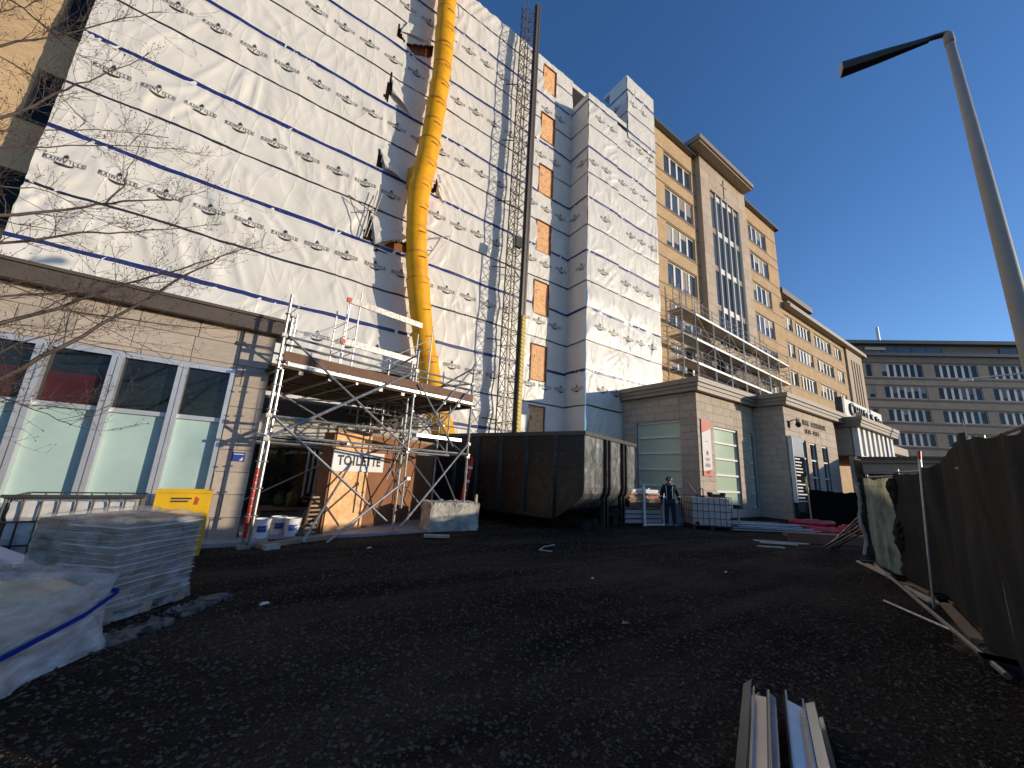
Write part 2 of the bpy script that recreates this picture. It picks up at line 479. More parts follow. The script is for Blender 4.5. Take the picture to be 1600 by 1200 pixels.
# ---------------------------------------------------------------- ground
def gm_ground():
    m = bpy.data.materials.new('ground_millings'); m.use_nodes = True
    N = m.node_tree.nodes; L = m.node_tree.links; b = N['Principled BSDF']
    tc = N.new('ShaderNodeTexCoord')
    n1 = N.new('ShaderNodeTexNoise'); n1.inputs['Scale'].default_value = 0.35; n1.inputs['Detail'].default_value = 8; n1.inputs['Roughness'].default_value = 0.62
    n2 = N.new('ShaderNodeTexNoise'); n2.inputs['Scale'].default_value = 45; n2.inputs['Detail'].default_value = 6; n2.inputs['Roughness'].default_value = 0.75
    v = N.new('ShaderNodeTexVoronoi'); v.inputs['Scale'].default_value = 38
    for n in (n1, n2, v): L.new(tc.outputs['Object'], n.inputs['Vector'])
    mp = N.new('ShaderNodeMapping'); mp.inputs['Rotation'].default_value = (0, 0, radians(28)); mp.inputs['Scale'].default_value = (0.22, 1.5, 1)
    L.new(tc.outputs['Object'], mp.inputs['Vector'])
    n3 = N.new('ShaderNodeTexNoise'); n3.inputs['Scale'].default_value = 0.9; n3.inputs['Detail'].default_value = 7; n3.inputs['Roughness'].default_value = 0.6; n3.inputs['Distortion'].default_value = 0.6
    L.new(mp.outputs[0], n3.inputs['Vector'])
    av = N.new('ShaderNodeMix'); av.inputs[0].default_value = 0.55; L.new(n1.outputs['Fac'], av.inputs[2]); L.new(n3.outputs['Fac'], av.inputs[3])
    cr = N.new('ShaderNodeValToRGB'); e = cr.color_ramp.elements
    e[0].position = 0.42; e[0].color = (0.0095, 0.0074, 0.0056, 1); e[1].position = 0.62; e[1].color = (0.070, 0.050, 0.034, 1)
    L.new(av.outputs[0], cr.inputs[0])
    mr = N.new('ShaderNodeMapRange'); mr.inputs[1].default_value = 0.3; mr.inputs[2].default_value = 0.75; mr.inputs[3].default_value = 0.45; mr.inputs[4].default_value = 1.7
    L.new(n2.outputs['Fac'], mr.inputs[0])
    h = N.new('ShaderNodeHueSaturation'); L.new(cr.outputs[0], h.inputs['Color']); L.new(mr.outputs[0], h.inputs['Value'])
    L.new(h.outputs[0], b.inputs['Base Color'])
    b.inputs['Roughness'].default_value = 0.9
    b.inputs['Specular IOR Level'].default_value = 0.12
    ad = N.new('ShaderNodeMath'); ad.operation = 'ADD'; L.new(n2.outputs['Fac'], ad.inputs[0]); L.new(v.outputs['Distance'], ad.inputs[1])
    bp = N.new('ShaderNodeBump'); bp.inputs['Distance'].default_value = 0.03; L.new(ad.outputs[0], bp.inputs['Height'])
    L.new(bp.outputs['Normal'], b.inputs['Normal'])
    return m
GM = gm_ground()

def ground_h(x, y):
    r = np.hypot(x - 4, y - 4)
    fade = np.clip(1 - r / 26.0, 0, 1)
    h = 0.10 * fbm(x * 0.28, y * 0.28, 3, 4) + 0.05 * fbm(x * 0.9 + y * 0.4, y * 1.8, 9, 4)
    # wheel ruts running across the lot
    h = h + 0.045 * np.sin((x * 0.35 + y * 1.1) * 2.6 + 2.5 * vnoise(x * 0.3, y * 0.3, 5)) * vnoise(x * 0.22, y * 0.5, 8)
    return h * fade - 0.01

def axis(a, b, fine0, fine1, step, coarse):
    xs = list(np.arange(fine0, fine1 + 1e-6, step))
    x = fine0; s = step
    left = []
    while x > a:
        s = min(s * 1.5, coarse); x -= s; left.append(max(x, a))
    x = xs[-1]; s = step; right = []
    while x < b:
        s = min(s * 1.5, coarse); x += s; right.append(min(x, b))
    return np.array(left[::-1] + xs + right)

gx = axis(-600, 900, -4, 20, 0.12, 80); gy = axis(-600, 900, -2, 14, 0.12, 80)
GX, GY = np.meshgrid(gx, gy)
GZ = ground_h(GX, GY)
nx_, ny_ = len(gx), len(gy)
idx = np.arange(nx_ * ny_).reshape(ny_, nx_)
F = np.stack([idx[:-1, :-1], idx[:-1, 1:], idx[1:, 1:], idx[1:, :-1]], -1).reshape(-1, 4)
ground = link('ground', np_mesh('ground', np.stack([GX, GY, GZ], -1).reshape(-1, 3), F, GM))
tag(ground, 'dark trampled asphalt millings and dirt covering the whole yard', 'ground', kind='structure')

# loose stones: one mass nobody could count
def gravel(name, n, seed, xr, yr, smin, smax, m, dens=None):
    rs = np.random.RandomState(seed)
    px = rs.uniform(*xr, n * 3); py = rs.uniform(*yr, n * 3)
    d = np.hypot(px, py)
    keep = rs.rand(n * 3) < np.clip(2.2 / np.maximum(d, 1.0), 0.02, 1) * (0.25 + 1.3 * np.clip(fbm(px * .6, py * .6, 4) + .4, 0, 1))
    cx = px * 0.8167 + py * 0; # cheap frustum test
    fx = px * 0.5506 + py * 0.8040; sx = px * 0.8167 - py * 0.5745
    keep &= (fx > 0.6) & (np.abs(sx) < fx * 1.45 + 0.3)
    px, py = px[keep][:n], py[keep][:n]; k = len(px)
    pz = ground_h(px, py)
    base = np.array([(1, 0, 0), (0, 1, 0), (-1, 0, 0), (0, -1, 0), (0, 0, 1), (0, 0, -1)], float)
    tri = np.array([(0, 1, 4), (1, 2, 4), (2, 3, 4), (3, 0, 4), (1, 0, 5), (2, 1, 5), (3, 2, 5), (0, 3, 5)])
    s = smin + (smax - smin) * rs.rand(k) ** 3
    V = base[None] * (0.6 + 0.7 * rs.rand(k, 6, 1)) + 0.35 * (rs.rand(k, 6, 3) - 0.5)
    V = V * np.stack([s, s * (0.6 + 0.4 * rs.rand(k)), s * (0.35 + 0.35 * rs.rand(k))], -1)[:, None]
    a = rs.rand(k) * 6.283; ca, sa = np.cos(a)[:, None], np.sin(a)[:, None]
    X = V[..., 0] * ca - V[..., 1] * sa; Y = V[..., 0] * sa + V[..., 1] * ca; Z = V[..., 2]
    Z = Z + X * (rs.rand(k, 1) - .5) * .6
    P = np.stack([X + px[:, None], Y + py[:, None], Z + pz[:, None] + (s * 0.12)[:, None]], -1).reshape(-1, 3)
    Fc = (tri[None] + (np.arange(k) * 6)[:, None, None]).reshape(-1, 3)
    return link(name, np_mesh(name, P, Fc, m, smooth=False))
mat('gravel', (0.088, 0.067, 0.048), 0.75, var=0.85, vscale=26, spec=0.2)
mat('gravel_pale', (0.12, 0.108, 0.095), 0.7, var=0.5, vscale=17)
tag(gravel('gravel', 150000, 11, (-2, 14), (-3, 12), 0.006, 0.027, MATS['gravel']), 'loose dark crushed stone scattered over the yard', 'gravel', kind='stuff')
tag(gravel('pale_gravel', 700, 12, (-2, 15), (-3, 12), 0.005, 0.018, MATS['gravel_pale']), 'a few paler stone chips among the dark gravel', 'gravel', kind='stuff')

# pavement slab strip along the stone wing
b = MB().box(-9, 0.75, 9.02, 9.62, -0.2, 0.075)
tag(b.build('pavement', MATS['concrete_grey']), 'grey concrete strip along the foot of the stone wall', 'pavement', kind='structure')

# ---------------------------------------------------------------- low stone wing on the left
WY = 9.6
wing = thing('stone_wing', 'low stone clad wing with tall frosted windows at the left', 'building', (0.25, WY, 0))
Mw = T(0, WY, 0)
bays = [(-7.3, -6.35), (-6.3, -5.35), (-4.95, -3.98), (-3.93, -3.0), (-2.93, -2.10), (-2.02, -1.19), (-1.11, -0.34)]
hol = [(-7.35, -0.34, 0.60, 3.36)]
wall_panel('wall', wing, Mw, -9.5, 0.25, 0, 4.22, hol, 0.35, MATS['mortar'])
tiles(wing, Mw, -9.5, 0.25, 0.02, 4.22, 0.74, 0.43, hol, MATS['stone'], seed=3)
# end wall and back
MB().box(0.0, 0.25, WY + 0.36, 15.6, 0, 4.2).build('end_wall', MATS['stone'], wing)
c = MB(); c.box(-9.5, 0.42, WY - 0.24, WY + 0.5, 4.222, 4.50); c.box(-9.5, 0.45, WY - 0.28, WY + 0.5, 4.502, 4.56)
c.build('coping', MATS['coping_brown'], wing)
MB().box(-9.5, 0.24, WY + 0.51, 15.6, 4.3, 4.44).build('roof', MATS['roof_grey'], wing)
# window strip: aluminium frame with pairs of mullions, clear pane above, frosted pane below
tr = 2.30
frame = MB()
frame.box(-7.35, -0.34, -0.02, 0.16, 3.26, 3.36); frame.box(-7.35, -0.34, -0.05, 0.16, 0.60, 0.70)
fr = frame.build('window_frame', MATS['alu'], wing, M=Mw)
mull = [-7.33, -6.32, -5.15, -3.95, -2.965, -2.06, -1.15, -0.375]
for i, x in enumerate(mull):
    w = 0.036 if i in (0, len(mull) - 1) else 0.075
    mb = MB()
    if w > 0.05:
        mb.box(x - w, x - 0.008, -0.10, 0.15, 0.702, 3.258); mb.box(x + 0.008, x + w, -0.10, 0.15, 0.702, 3.258); mb.box(x - 0.009, x + 0.009, -0.06, 0.15, 0.703, 3.257)
    else:
        mb.box(x - w, x + w, -0.10, 0.15, 0.702, 3.258)
    mb.build('mullion', MATS['alu'], wing, M=Mw)
mat('glass_room', (0.008, 0.010, 0.012), 0.03, spec=0.45, bump=0.0012, bscale=1.1)
for i in range(len(mull) - 1):
    a, bb = mull[i] + 0.076, mull[i + 1] - 0.076
    if i == len(mull) - 2: bb = mull[-1] - 0.037
    MB().box(a, bb, 0.0, 0.09, tr - 0.04, tr + 0.04).build('transom', MATS['alu'], wing, M=Mw)
    up = MB().box(a, bb, 0.06, 0.075, tr + 0.041, 3.259).build('upper_pane', MATS['glass_room'], wing, M=Mw)
    lo = MB().box(a, bb, 0.055, 0.07, 0.701, tr - 0.041).build('frosted_pane', MATS['frosted'], wing, M=Mw)
    if i in (3, 4):
        o = MB().box(a + .04, bb - .04, 0.045, 0.052, tr + 0.05, 2.86).build('curtain', MATS['curtain_red'], up, M=Mw)
        o['label'] = 'dark red curtain showing behind the upper pane'
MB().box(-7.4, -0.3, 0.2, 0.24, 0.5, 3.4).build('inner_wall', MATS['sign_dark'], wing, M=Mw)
pl = MB().box(-0.10, 0.12, -0.03, -0.016, 1.52, 1.70).build('plaque', MATS['blue_sign'], wing, M=Mw); pl['label'] = 'small blue plaque with a white mark'
MB().add([(0.03, -0.0325, 1.54), (0.09, -0.0325, 1.54), (0.09, -0.0325, 1.61), (0.06, -0.0325, 1.58)], [(0, 1, 2, 3)]).build('plaque_mark', MATS['sign_white'], pl, M=Mw)
MB().box(-0.08, 0.10, -0.0325, -0.031, 1.655, 1.67).build('plaque_line', MATS['sign_white'], pl, M=Mw)
# ---------------------------------------------------------------- building wrapped in white membrane
WR = 16.0
wrapb = thing('wrapped_building', 'tall building wrapped in wrinkled white printed membrane', 'building', (4, WR, 0))
TH = [3.62 + 3.65 * k for k in range(8)]            # thick blue tape heights
TN = [5.33 + 3.655 * k for k in range(7)]           # thin dark tape heights
LG = [t - 0.97 for t in TH]                         # logo rows
ALL = np.array(sorted([0.0] + TH + TN + [40.0]))

def make_h(seed, umax, vmax, amp=1.0):
    rs = np.random.RandomState(seed)
    nA = int(umax * vmax / 5.0) + 6
    ax = rs.uniform(0, umax, nA); av = rs.choice(ALL[1:-1], nA) + rs.normal(0, .12, nA)
    aa = rs.uniform(0.03, 0.10, nA); ak = rs.randint(4, 11, nA); ap = rs.uniform(0, 6.28, nA); al = rs.uniform(0.45, 1.2, nA)
    sl = rs.uniform(0.012, 0.04, nA)
    def h(u, v):
        u = np.asarray(u, float); v = np.asarray(v, float)
        k = np.clip(np.searchsorted(ALL, v, side='right') - 1, 0, len(ALL) - 2)
        lo = ALL[k]; hi = ALL[k + 1]; t = np.clip((v - lo) / np.minimum(hi - lo, 2.0), 0, 1)
        pin = 0.35 + 0.65 * np.sin(pi * t)
        sh = 2.4 * (vnoise(u * 0.35, k * 3.1, seed + 2) - 0.5)
        uu = u + sh * (v - lo)
        w = 1 - np.abs(2 * vnoise(uu * 2.1, k * 7.3 + v * 0.25, seed + 5) - 1)
        msk = np.clip(vnoise(u * 0.45, v * 0.6, seed + 7) * 2 - 0.55, 0, 1)
        f1 = 0.12 * (w ** 2) * msk
        w2 = 1 - np.abs(2 * vnoise(uu * 5.5, k * 5.3 + v * 0.5, seed + 6) - 1)
        f2 = 0.04 * (w2 ** 1.5) * np.clip(vnoise(u * 0.7, v * 0.7, seed + 8) * 2 - 0.5, 0, 1)
        out = 0.10 * fbm(u * 0.7, v * 0.6, seed, 4) + (f1 + f2) * pin + 0.035 * np.sin(pi * t)
        for i in range(nA):
            dx = u - ax[i]; dv = v - av[i]
            r = np.sqrt(dx * dx + dv * dv)
            m = r < al[i] * 3.2
            if not m.any(): continue
            th = np.arctan2(dv, dx)
            q = aa[i] * np.exp(-r / al[i]) * (1 - np.abs(np.sin(ak[i] * 0.5 * th + ap[i]))) * r / (r + 0.08)
            out = out + np.where(m, q, 0)
        return out * amp * 0.72
    return h

def inside(px, pv, poly):
    c = np.zeros(px.shape, bool); n = len(poly)
    for i in range(n):
        x0, y0 = poly[i]; x1, y1 = poly[(i + 1) % n]
        if y0 == y1: continue
        cnd = ((y0 > pv) != (y1 > pv)) & (px < (x1 - x0) * (pv - y0) / (y1 - y0) + x0)
        c ^= cnd
    return c

def patch(M, u0, u1, v0, v1, hf, step=0.09, holes=(), polys=()):
    nu = max(2, int((u1 - u0) / step)); nv = max(2, int((v1 - v0) / step))
    us = set(np.linspace(u0, u1, nu + 1)); vs = set(np.linspace(v0, v1, nv + 1))
    for hh in holes:
        us |= {hh[0], hh[1]}; vs |= {hh[2], hh[3]}
    us = np.array(sorted(us)); vs = np.array(sorted(vs))
    U, V = np.meshgrid(us, vs)
    Hh = hf(U, V)
    P = np.stack([U, -Hh, V], -1).reshape(-1, 3)
    i = np.arange(U.size).reshape(U.shape)
    F = np.stack([i[:-1, :-1], i[:-1, 1:], i[1:, 1:], i[1:, :-1]], -1).reshape(-1, 4)
    cu = ((U[:-1, :-1] + U[1:, 1:]) / 2).ravel(); cv = ((V[:-1, :-1] + V[1:, 1:]) / 2).ravel()
    keep = np.ones(len(F), bool)
    for hh in holes: keep &= ~((cu > hh[0]) & (cu < hh[1]) & (cv > hh[2]) & (cv < hh[3]))
    for pg in polys: keep &= ~inside(cu, cv, pg)
    return link('membrane', np_mesh('membrane', P, F[keep], MATS['wrap']), wrapb, M)

def strip(name, M, u0, u1, vc, wid, hf, m, off, seed, parent, holes=(), wob=0.03):
    """tape: follows the membrane, slightly wavy; gaps where a board stands"""
    segs = [(u0, u1)]
    for hh in holes:
        if hh[2] - 0.05 < vc < hh[3] + 0.05:
            ns = []
            for a, b2 in segs:
                if hh[0] > a: ns.append((a, min(b2, hh[0] - 0.03)))
                if hh[1] < b2: ns.append((max(a, hh[1] + 0.03), b2))
            segs = [q for q in ns if q[1] - q[0] > 0.05]
    P = []; F = []
    for a, b2 in segs:
        n = max(2, int((b2 - a) / 0.12)); us = np.linspace(a, b2, n + 1)
        c = vc + wob * 3 * (vnoise(us * 0.55, us * 0 + vc, seed) - 0.5) + wob * 0.8 * (vnoise(us * 2.2, us * 0 + vc, seed + 3) - 0.5)
        wv = wid * (0.8 + 0.4 * vnoise(us * 1.3, us * 0 + vc * 3, seed + 4))
        for k in range(n + 1):
            for e in (-0.5, 0.5):
                v = c[k] + e * wv[k]
                P.append((us[k], v))
        b0 = len(P) - 2 * (n + 1)
        F += [(b0 + 2 * k, b0 + 2 * k + 2, b0 + 2 * k + 3, b0 + 2 * k + 1) for k in range(n)]
    P = np.array(P); Y = -hf(P[:, 0], P[:, 1]) - off
    return link(name, np_mesh(name, np.stack([P[:, 0], Y, P[:, 1]], -1), np.array(F), m), parent, M)

# the printed mark as 2-D triangles, 0.88 m wide, centred
def text_tris(s, size, font_shear=0.0, bold=0.0):
    cu = bpy.data.curves.new('txt', 'FONT'); cu.body = s; cu.size = size; cu.align_x = 'CENTER'; cu.align_y = 'CENTER'
    cu.resolution_u = 2; cu.offset = bold
    ob = bpy.data.objects.new('txt', cu); COL.objects.link(ob)
    dg = bpy.context.evaluated_depsgraph_get()
    me = bpy.data.meshes.new_from_object(ob.evaluated_get(dg))
    me.calc_loop_triangles()
    V = np.array([v.co[:2] for v in me.vertices]); Fc = np.array([t.vertices[:] for t in me.loop_triangles])
    bpy.data.objects.remove(ob); bpy.data.curves.remove(cu); bpy.data.meshes.remove(me)
    return V, Fc

def logo_tris():
    Vs = []; Fs = []
    def addp(V, F):
        b = sum(len(x) for x in Vs); Vs.append(np.asarray(V, float)); Fs.append(np.asarray(F) + b)
    def rect(a, c, d, e): addp([(a, d), (c, d), (c, e), (a, e)], [(0, 1, 2), (0, 2, 3)])
    for s, x in (('R', -.385), ('A', -.285), ('I', -.205), ('N', -.12), ('I', .115), ('L', .19), ('L', .285), ('E', .38)):
        V, Fc = text_tris(s, 0.15, bold=0.0012); addp(V * (0.85, 1) + (x, 0), Fc)
    V, Fc = text_tris('V', 0.30, bold=-0.003); addp(V * (0.8, 1) + (0, -0.0), Fc)
    t = 0.012; X = 0.44; Hh = 0.075
    rect(-X, -0.07, Hh - t, Hh); rect(0.07, X, Hh - t, Hh); rect(-X, -0.17, -Hh, -Hh + t); rect(0.17, X, -Hh, -Hh + t)
    rect(-X, -X + t, -Hh, Hh); rect(X - t, X, -Hh, Hh)
    # leaf above the V
    addp([(0, .09), (.03, .125), (.072, .135), (.045, .17), (.055, .21), (.02, .20), (0, .27), (-.02, .20), (-.055, .21), (-.045, .17), (-.072, .135), (-.03, .125)],
         [(0, 1, 11), (1, 3, 11), (1, 2, 3), (11, 3, 9), (11, 9, 10), (3, 5, 9), (3, 4, 5), (9, 5, 7), (9, 7, 8), (5, 6, 7)])
    # curved banner below
    n = 8; up = []; lo = []
    for k in range(n + 1):
        x = -0.20 + 0.40 * k / n; q = 1 - (x / 0.22) ** 2
        up.append((x, -0.085 - 0.025 * q)); lo.append((x, -0.115 - 0.075 * q))
    addp(up + lo, [q for k in range(n) for q in ((k, k + n + 1, k + 1), (k + 1, k + n + 1, k + n + 2))])
    return np.concatenate(Vs), np.concatenate(Fs)
LV, LF = logo_tris()

def logo(M, u, v, hf, parent, tilt=0.0, clip=None):
    P = LV.copy(); F = LF
    if clip is not None:
        keep = ((P[F][:, :, 0] + u) > clip[0]).all(1) & ((P[F][:, :, 0] + u) < clip[1]).all(1)
        F = F[keep]
        if len(F) < 0.85 * len(LF): return
    ca, sa = cos(tilt), sin(tilt)
    Q = np.stack([P[:, 0] * ca - P[:, 1] * sa + u, P[:, 0] * sa + P[:, 1] * ca + v], -1)
    Y = -hf(Q[:, 0], Q[:, 1]) - 0.022
    link('printed_logo', np_mesh('printed_logo', np.stack([Q[:, 0], Y, Q[:, 1]], -1), F, MATS['print'], smooth=False), parent, M)

def dress(M, u0, u1, v0, v1, hf, seed, holes=(), lu0=None, logos=True, polys=()):
    rs = random.Random(seed)
    for z in TH:
        if v0 < z < v1 - 0.1:
            t = strip('tape_edge', M, u0, u1, z, 0.22, hf, MATS['tape_white'], 0.012, seed, wrapb, holes)
            strip('seam_tape', M, u0, u1, z + 0.01, 0.15, hf, MATS['tape_blue'], 0.02, seed, wrapb, holes)
    for z in TN:
        if v0 < z < v1 - 0.1:
            strip('seam_line', M, u0, u1, z, 0.072, hf, MATS['tape_dark'], 0.016, seed + 1, wrapb, holes)
    if not logos: return
    for r, z in enumerate(LG):
        if not (v0 + 0.3 < z < v1 - 0.3): continue
        u = (u0 if lu0 is None else lu0) + rs.uniform(0, 1.15)
        while u < u1 + 0.3:
            if not any(hh[0] - .5 < u < hh[1] + .5 and hh[2] - .2 < z < hh[3] + .2 for hh in holes) \
               and not any(min(p[0] for p in pg) - .3 < u < max(p[0] for p in pg) + .3 and min(p[1] for p in pg) - .2 < z < max(p[1] for p in pg) + .2 for pg in polys):
                logo(M, u, z + rs.uniform(-.03, .03), hf, wrapb, rs.uniform(-.02, .02), (u0 + .02, u1 - .02))
            u += 1.15 + rs.uniform(-.04, .04)

# main face
U0, U1, VT = -6.35, 14.66, 28.5
Mm = T(0, WR, 0)
bd = [(12.08, 13.16, z - 1.02, z + 1.0) for z in (4.13, 7.57, 11.41, 15.33, 19.26, 23.18, 27.06)]
tears = [[(3.29, 22.30), (4.75, 23.35), (4.65, 22.40), (3.79, 21.95)], [(2.80, 23.5), (3.02, 22.74), (3.31, 22.3), (2.86, 22.39)],
         [(2.87, 20.2), (3.02, 19.17), (2.90, 18.35), (2.70, 18.6)], [(2.81, 15.85), (3.14, 14.80), (2.80, 14.5)],
         [(2.86, 12.5), (3.20, 10.78), (2.76, 10.95)], [(3.23, 10.62), (3.94, 11.36), (4.79, 11.7), (4.88, 10.88), (3.99, 10.80)],
         [(5.69, 15.6), (5.76, 14.9), (5.40, 14.5)]]
h0 = make_h(5, 22, 29)
hm = lambda u, v: h0(np.asarray(u) + 6.35, v)
patch(Mm, U0, U1, 0.0, VT, hm, 0.085, bd, tears)
dress(Mm, U0, U1, 0, VT, hm, 21, bd, -6.35 + 0.05, polys=tears)
# turn-in at the left edge and roof edge
e = MB(); e.box(U0 - 0.02, U0 + 0.02, WR + 0.02, WR + 1.1, 0, VT); e.build('membrane_return', MATS['wrap'], wrapb)
MB().box(U0, 21.6, WR + 0.0, WR + 14, VT - 0.35, VT + 0.02).build('roof', MATS['wrap'], wrapb)
# wall behind the membrane, seen through the tears
wall_panel('wall', wrapb, T(0, WR + 0.22, 0), U0 + 0.05, U1, 0, VT - 0.4, [], 0.3, MATS['ply_shaded'])
for hh in bd:
    m = MB(); y0 = WR + 0.10
    o = MB().box(hh[0] + 0.01, hh[1] - 0.01, WR + 0.02, WR + 0.06, hh[2] + 0.01, hh[3] - 0.01).build('boarded_window', MATS['ply'], wrapb)
    o['label'] = 'orange chipboard sheet closing a window'
    f = MB()
    f.box(hh[0] - .035, hh[0] + .012, WR - 0.07, WR + 0.2, hh[2] - .03, hh[3] + .03); f.box(hh[1] - .012, hh[1] + .035, WR - 0.07, WR + 0.2, hh[2] - .03, hh[3] + .03)
    f.box(hh[0] + .012, hh[1] - .012, WR - 0.07, WR + 0.2, hh[3] - .012, hh[3] + .03); f.box(hh[0] + .012, hh[1] - .012, WR - 0.07, WR + 0.2, hh[2] - .03, hh[2] + .012)
    f.build('board_frame', MATS['ply_shaded'], o)
    V, Fc = text_tris(random.choice('OUDCG'), 0.34)
    V3 = [(hh[0] + 0.22 + p[0] * 0.7, WR + 0.016, hh[2] + 1.35 + p[1]) for p in V]
    MB().add(V3, [tuple(x) for x in Fc]).build('painted_mark', MATS['print'], o)
# flaps of torn membrane folded out beside the tears
def flap(a, b2, c, bulge, n=10):
    a, b2, c = [np.array(p, float) for p in (a, b2, c)]
    P = []; F = []
    for i in range(n + 1):
        for j in range(n + 1 - i):
            s, t = i / n, j / n
            p = a * (1 - s - t) + b2 * s + c * t
            out = bulge * (4 * s * (1 - s) * 0.5 + t * 0.9) + 0.05 * sin(9 * s + 5 * t)
            P.append((p[0], WR - 0.08 - float(hm(p[0], p[1])) - out * (0.4 + 0.6 * s), p[1]))
    k = 0; row = []
    for i in range(n + 1):
        row.append(k); k += n + 1 - i
    for i in range(n):
        for j in range(n - i):
            F.append((row[i] + j, row[i + 1] + j, row[i] + j + 1))
            if j < n - i - 1: F.append((row[i + 1] + j, row[i + 1] + j + 1, row[i] + j + 1))
    MB().add(P, F).build('torn_flap', MATS['wrap'], wrapb, smooth=True)
flap((3.0, 22.75), (3.3, 23.6), (4.7, 23.35), 0.22)
flap((2.95, 19.9), (3.0, 18.9), (4.1, 18.3), 0.18)
flap((2.9, 15.7), (3.2, 14.75), (4.2, 14.55), 0.2)
flap((2.95, 12.3), (3.25, 10.9), (4.7, 11.75), 0.30)
flap((5.75, 15.5), (5.8, 14.8), (6.3, 14.4), 0.12)
for pts in (((1.9, 12.6), (3.05, 12.1)), ((1.9, 12.6), (2.75, 11.0)), ((2.75, 11.0), (3.0, 13.3)), ((2.85, 11.0), (3.2, 13.25)), ((2.3, 12.0), (3.0, 12.3)), ((5.5, 10.5), (6.6, 12.6)), ((5.55, 12.1), (6.6, 12.6))):
    MB().tube((pts[0][0], WR - 0.28, pts[0][1]), (pts[1][0], WR - 0.42, pts[1][1]), 0.022, 6).build('bracket_tube', MATS['galv_old'], wrapb)

# projecting tower: left face, front, and the stack on top of it
TY = 14.4; TX0, TX1, TX2, TX3 = 14.66, 17.4, 18.55, 21.70
hA = make_h(15, 3, 29, 0.45)
MA = T(TX0, WR, 0, -pi / 2)
patch(MA, 0.0, WR - TY, 0, 26.1, hA, 0.08); dress(MA, 0.0, WR - TY, 0, 26.1, hA, 31, lu0=0.15)
hB = make_h(16, 3, 29)
MBm = T(TX0, TY, 0)
patch(MBm, 0, TX1 - TX0, 0, 26.1, hB, 0.08); dress(MBm, 0, TX1 - TX0, 0, 26.1, hB, 32, lu0=0.2)
hC = make_h(17, 5, 31)
MCm = T(TX1, TY + 0.05, 0)
patch(MCm, 0, TX3 - TX1, 0, 25.4, hC, 0.08); dress(MCm, 0, TX3 - TX1, 0, 25.4, hC, 33, lu0=0.1)
hD = make_h(18, 4, 31)
MDm = T(TX2, TY + 0.05, 0)
patch(MDm, 0, TX3 - TX2, 25.0, 30.5, lambda u, v: hD(u, v) + 0.05, 0.08); dress(MDm, 0, TX3 - TX2, 25.3, 30.5, lambda u, v: hD(u, v) + 0.05, 34)
hE = make_h(19, 3, 31, 0.6)
MEm = T(TX2, WR, 0, -pi / 2)
patch(MEm, 0, WR - TY, 24.0, 30.5, hE, 0.08); dress(MEm, 0, WR - TY, 25.6, 30.5, hE, 35)
t = MB(); t.box(TX0, TX2 + .02, TY + 0.02, WR + 0.5, 25.75, 26.12); t.box(TX2 - 0.02, TX3, TY + 0.02, WR + 0.6, 30.3, 30.55); t.box(TX3 - 0.05, TX3, TY + .08, WR + 2, 0, 30.3)
t.build('tower_top', MATS['wrap'], wrapb)

# ---------------------------------------------------------------- yellow brick block at the far left
lb = thing('brick_block', 'yellow brick block beyond the left edge of the white membrane', 'building', (-9, 17.1, 0))
hl = [(-7.36, -6.0, z, z + 1.85) for z in (4.4, 7.9, 11.55, 15.1, 18.7, 22.2)]
Ml = T(0, 17.1, 0)
wall_panel('wall', lb, Ml, -22, -5.9, 0, 30, hl, 0.4, MATS['brick'])
for hh in hl:
    window(lb, Ml, *hh, 2, 0.06, 0.06, 0.16, 'metal_panel', 'glass_black')
# ---------------------------------------------------------------- main brick building behind the tower
BY = 16.5; K = BY / 12.85
def zk(z, k=K): return 1.6 + (z - 1.6) * k
rb = random.Random(5)
bb_ = thing('brick_building', 'tall yellow brick building with white window strips beside the membrane', 'building', (30, BY, 0))
Mb = T(0, BY, 0)
rows = [(22.16 - 2.80 * k, 23.84 - 2.80 * k) for k in range(7)]
holes = []
wl_ = []
for (a, b2) in rows:
    z0, z1 = zk(a), zk(b2)
    if z0 < 0.5: continue
    wl_.append((20.35 * K, 23.75 * K, z0, z1)); wl_.append((32.45 * K, 35.85 * K, z0, z1))
holes = list(wl_)
XA, XB = 25.04 * 16.0 / 12.85, 32.25 * 16.0 / 12.85          # stone bay
wall_panel('wall', bb_, Mb, 22.3, 38.0 * K, 0, zk(25.3), holes, 0.4, MATS['brick'])
MB().box(38.0 * K - 0.4, 38.0 * K - 0.001, BY + 0.41, BY + 14, 0, zk(25.3)).build('side_wall', MATS['brick'], bb_)
for hh in wl_:
    window(bb_, Mb, *hh, 4, 0.10, 0.24, 0.16, 'white_paint', 'glass_grey', rows=(), blinds=0.45, rnd=rb)
# projecting string courses above and below each row
for (a, b2) in rows:
    z0, z1 = zk(a), zk(b2)
    if z0 < 0.5: continue
    for xa, xb in ((22.3, XA - 0.02), (XB + 0.02, 38.0 * K)):
        MB().box(xa, xb, BY - 0.05, BY - 0.002, z0 - 0.20, z0 - 0.09).build('string_course', MATS['coping_tan'], bb_)
        MB().box(xa, xb, BY - 0.05, BY - 0.002, z1 + 0.06, z1 + 0.14).build('string_course', MATS['coping_tan'], bb_)
zr = zk(25.3)
for xa, xb in ((22.3, XA - 0.4), (XB + 0.4, 38.0 * K + 0.3)):
    r_ = MB(); r_.box(xa, xb, BY - 0.45, BY + 14, zr, zr + 0.28); r_.box(xa, xb - 0.1, BY - 0.30, BY + 14, zr + 0.28, zr + 0.55)
    r_.build('cornice', MATS['metal_panel'], bb_)
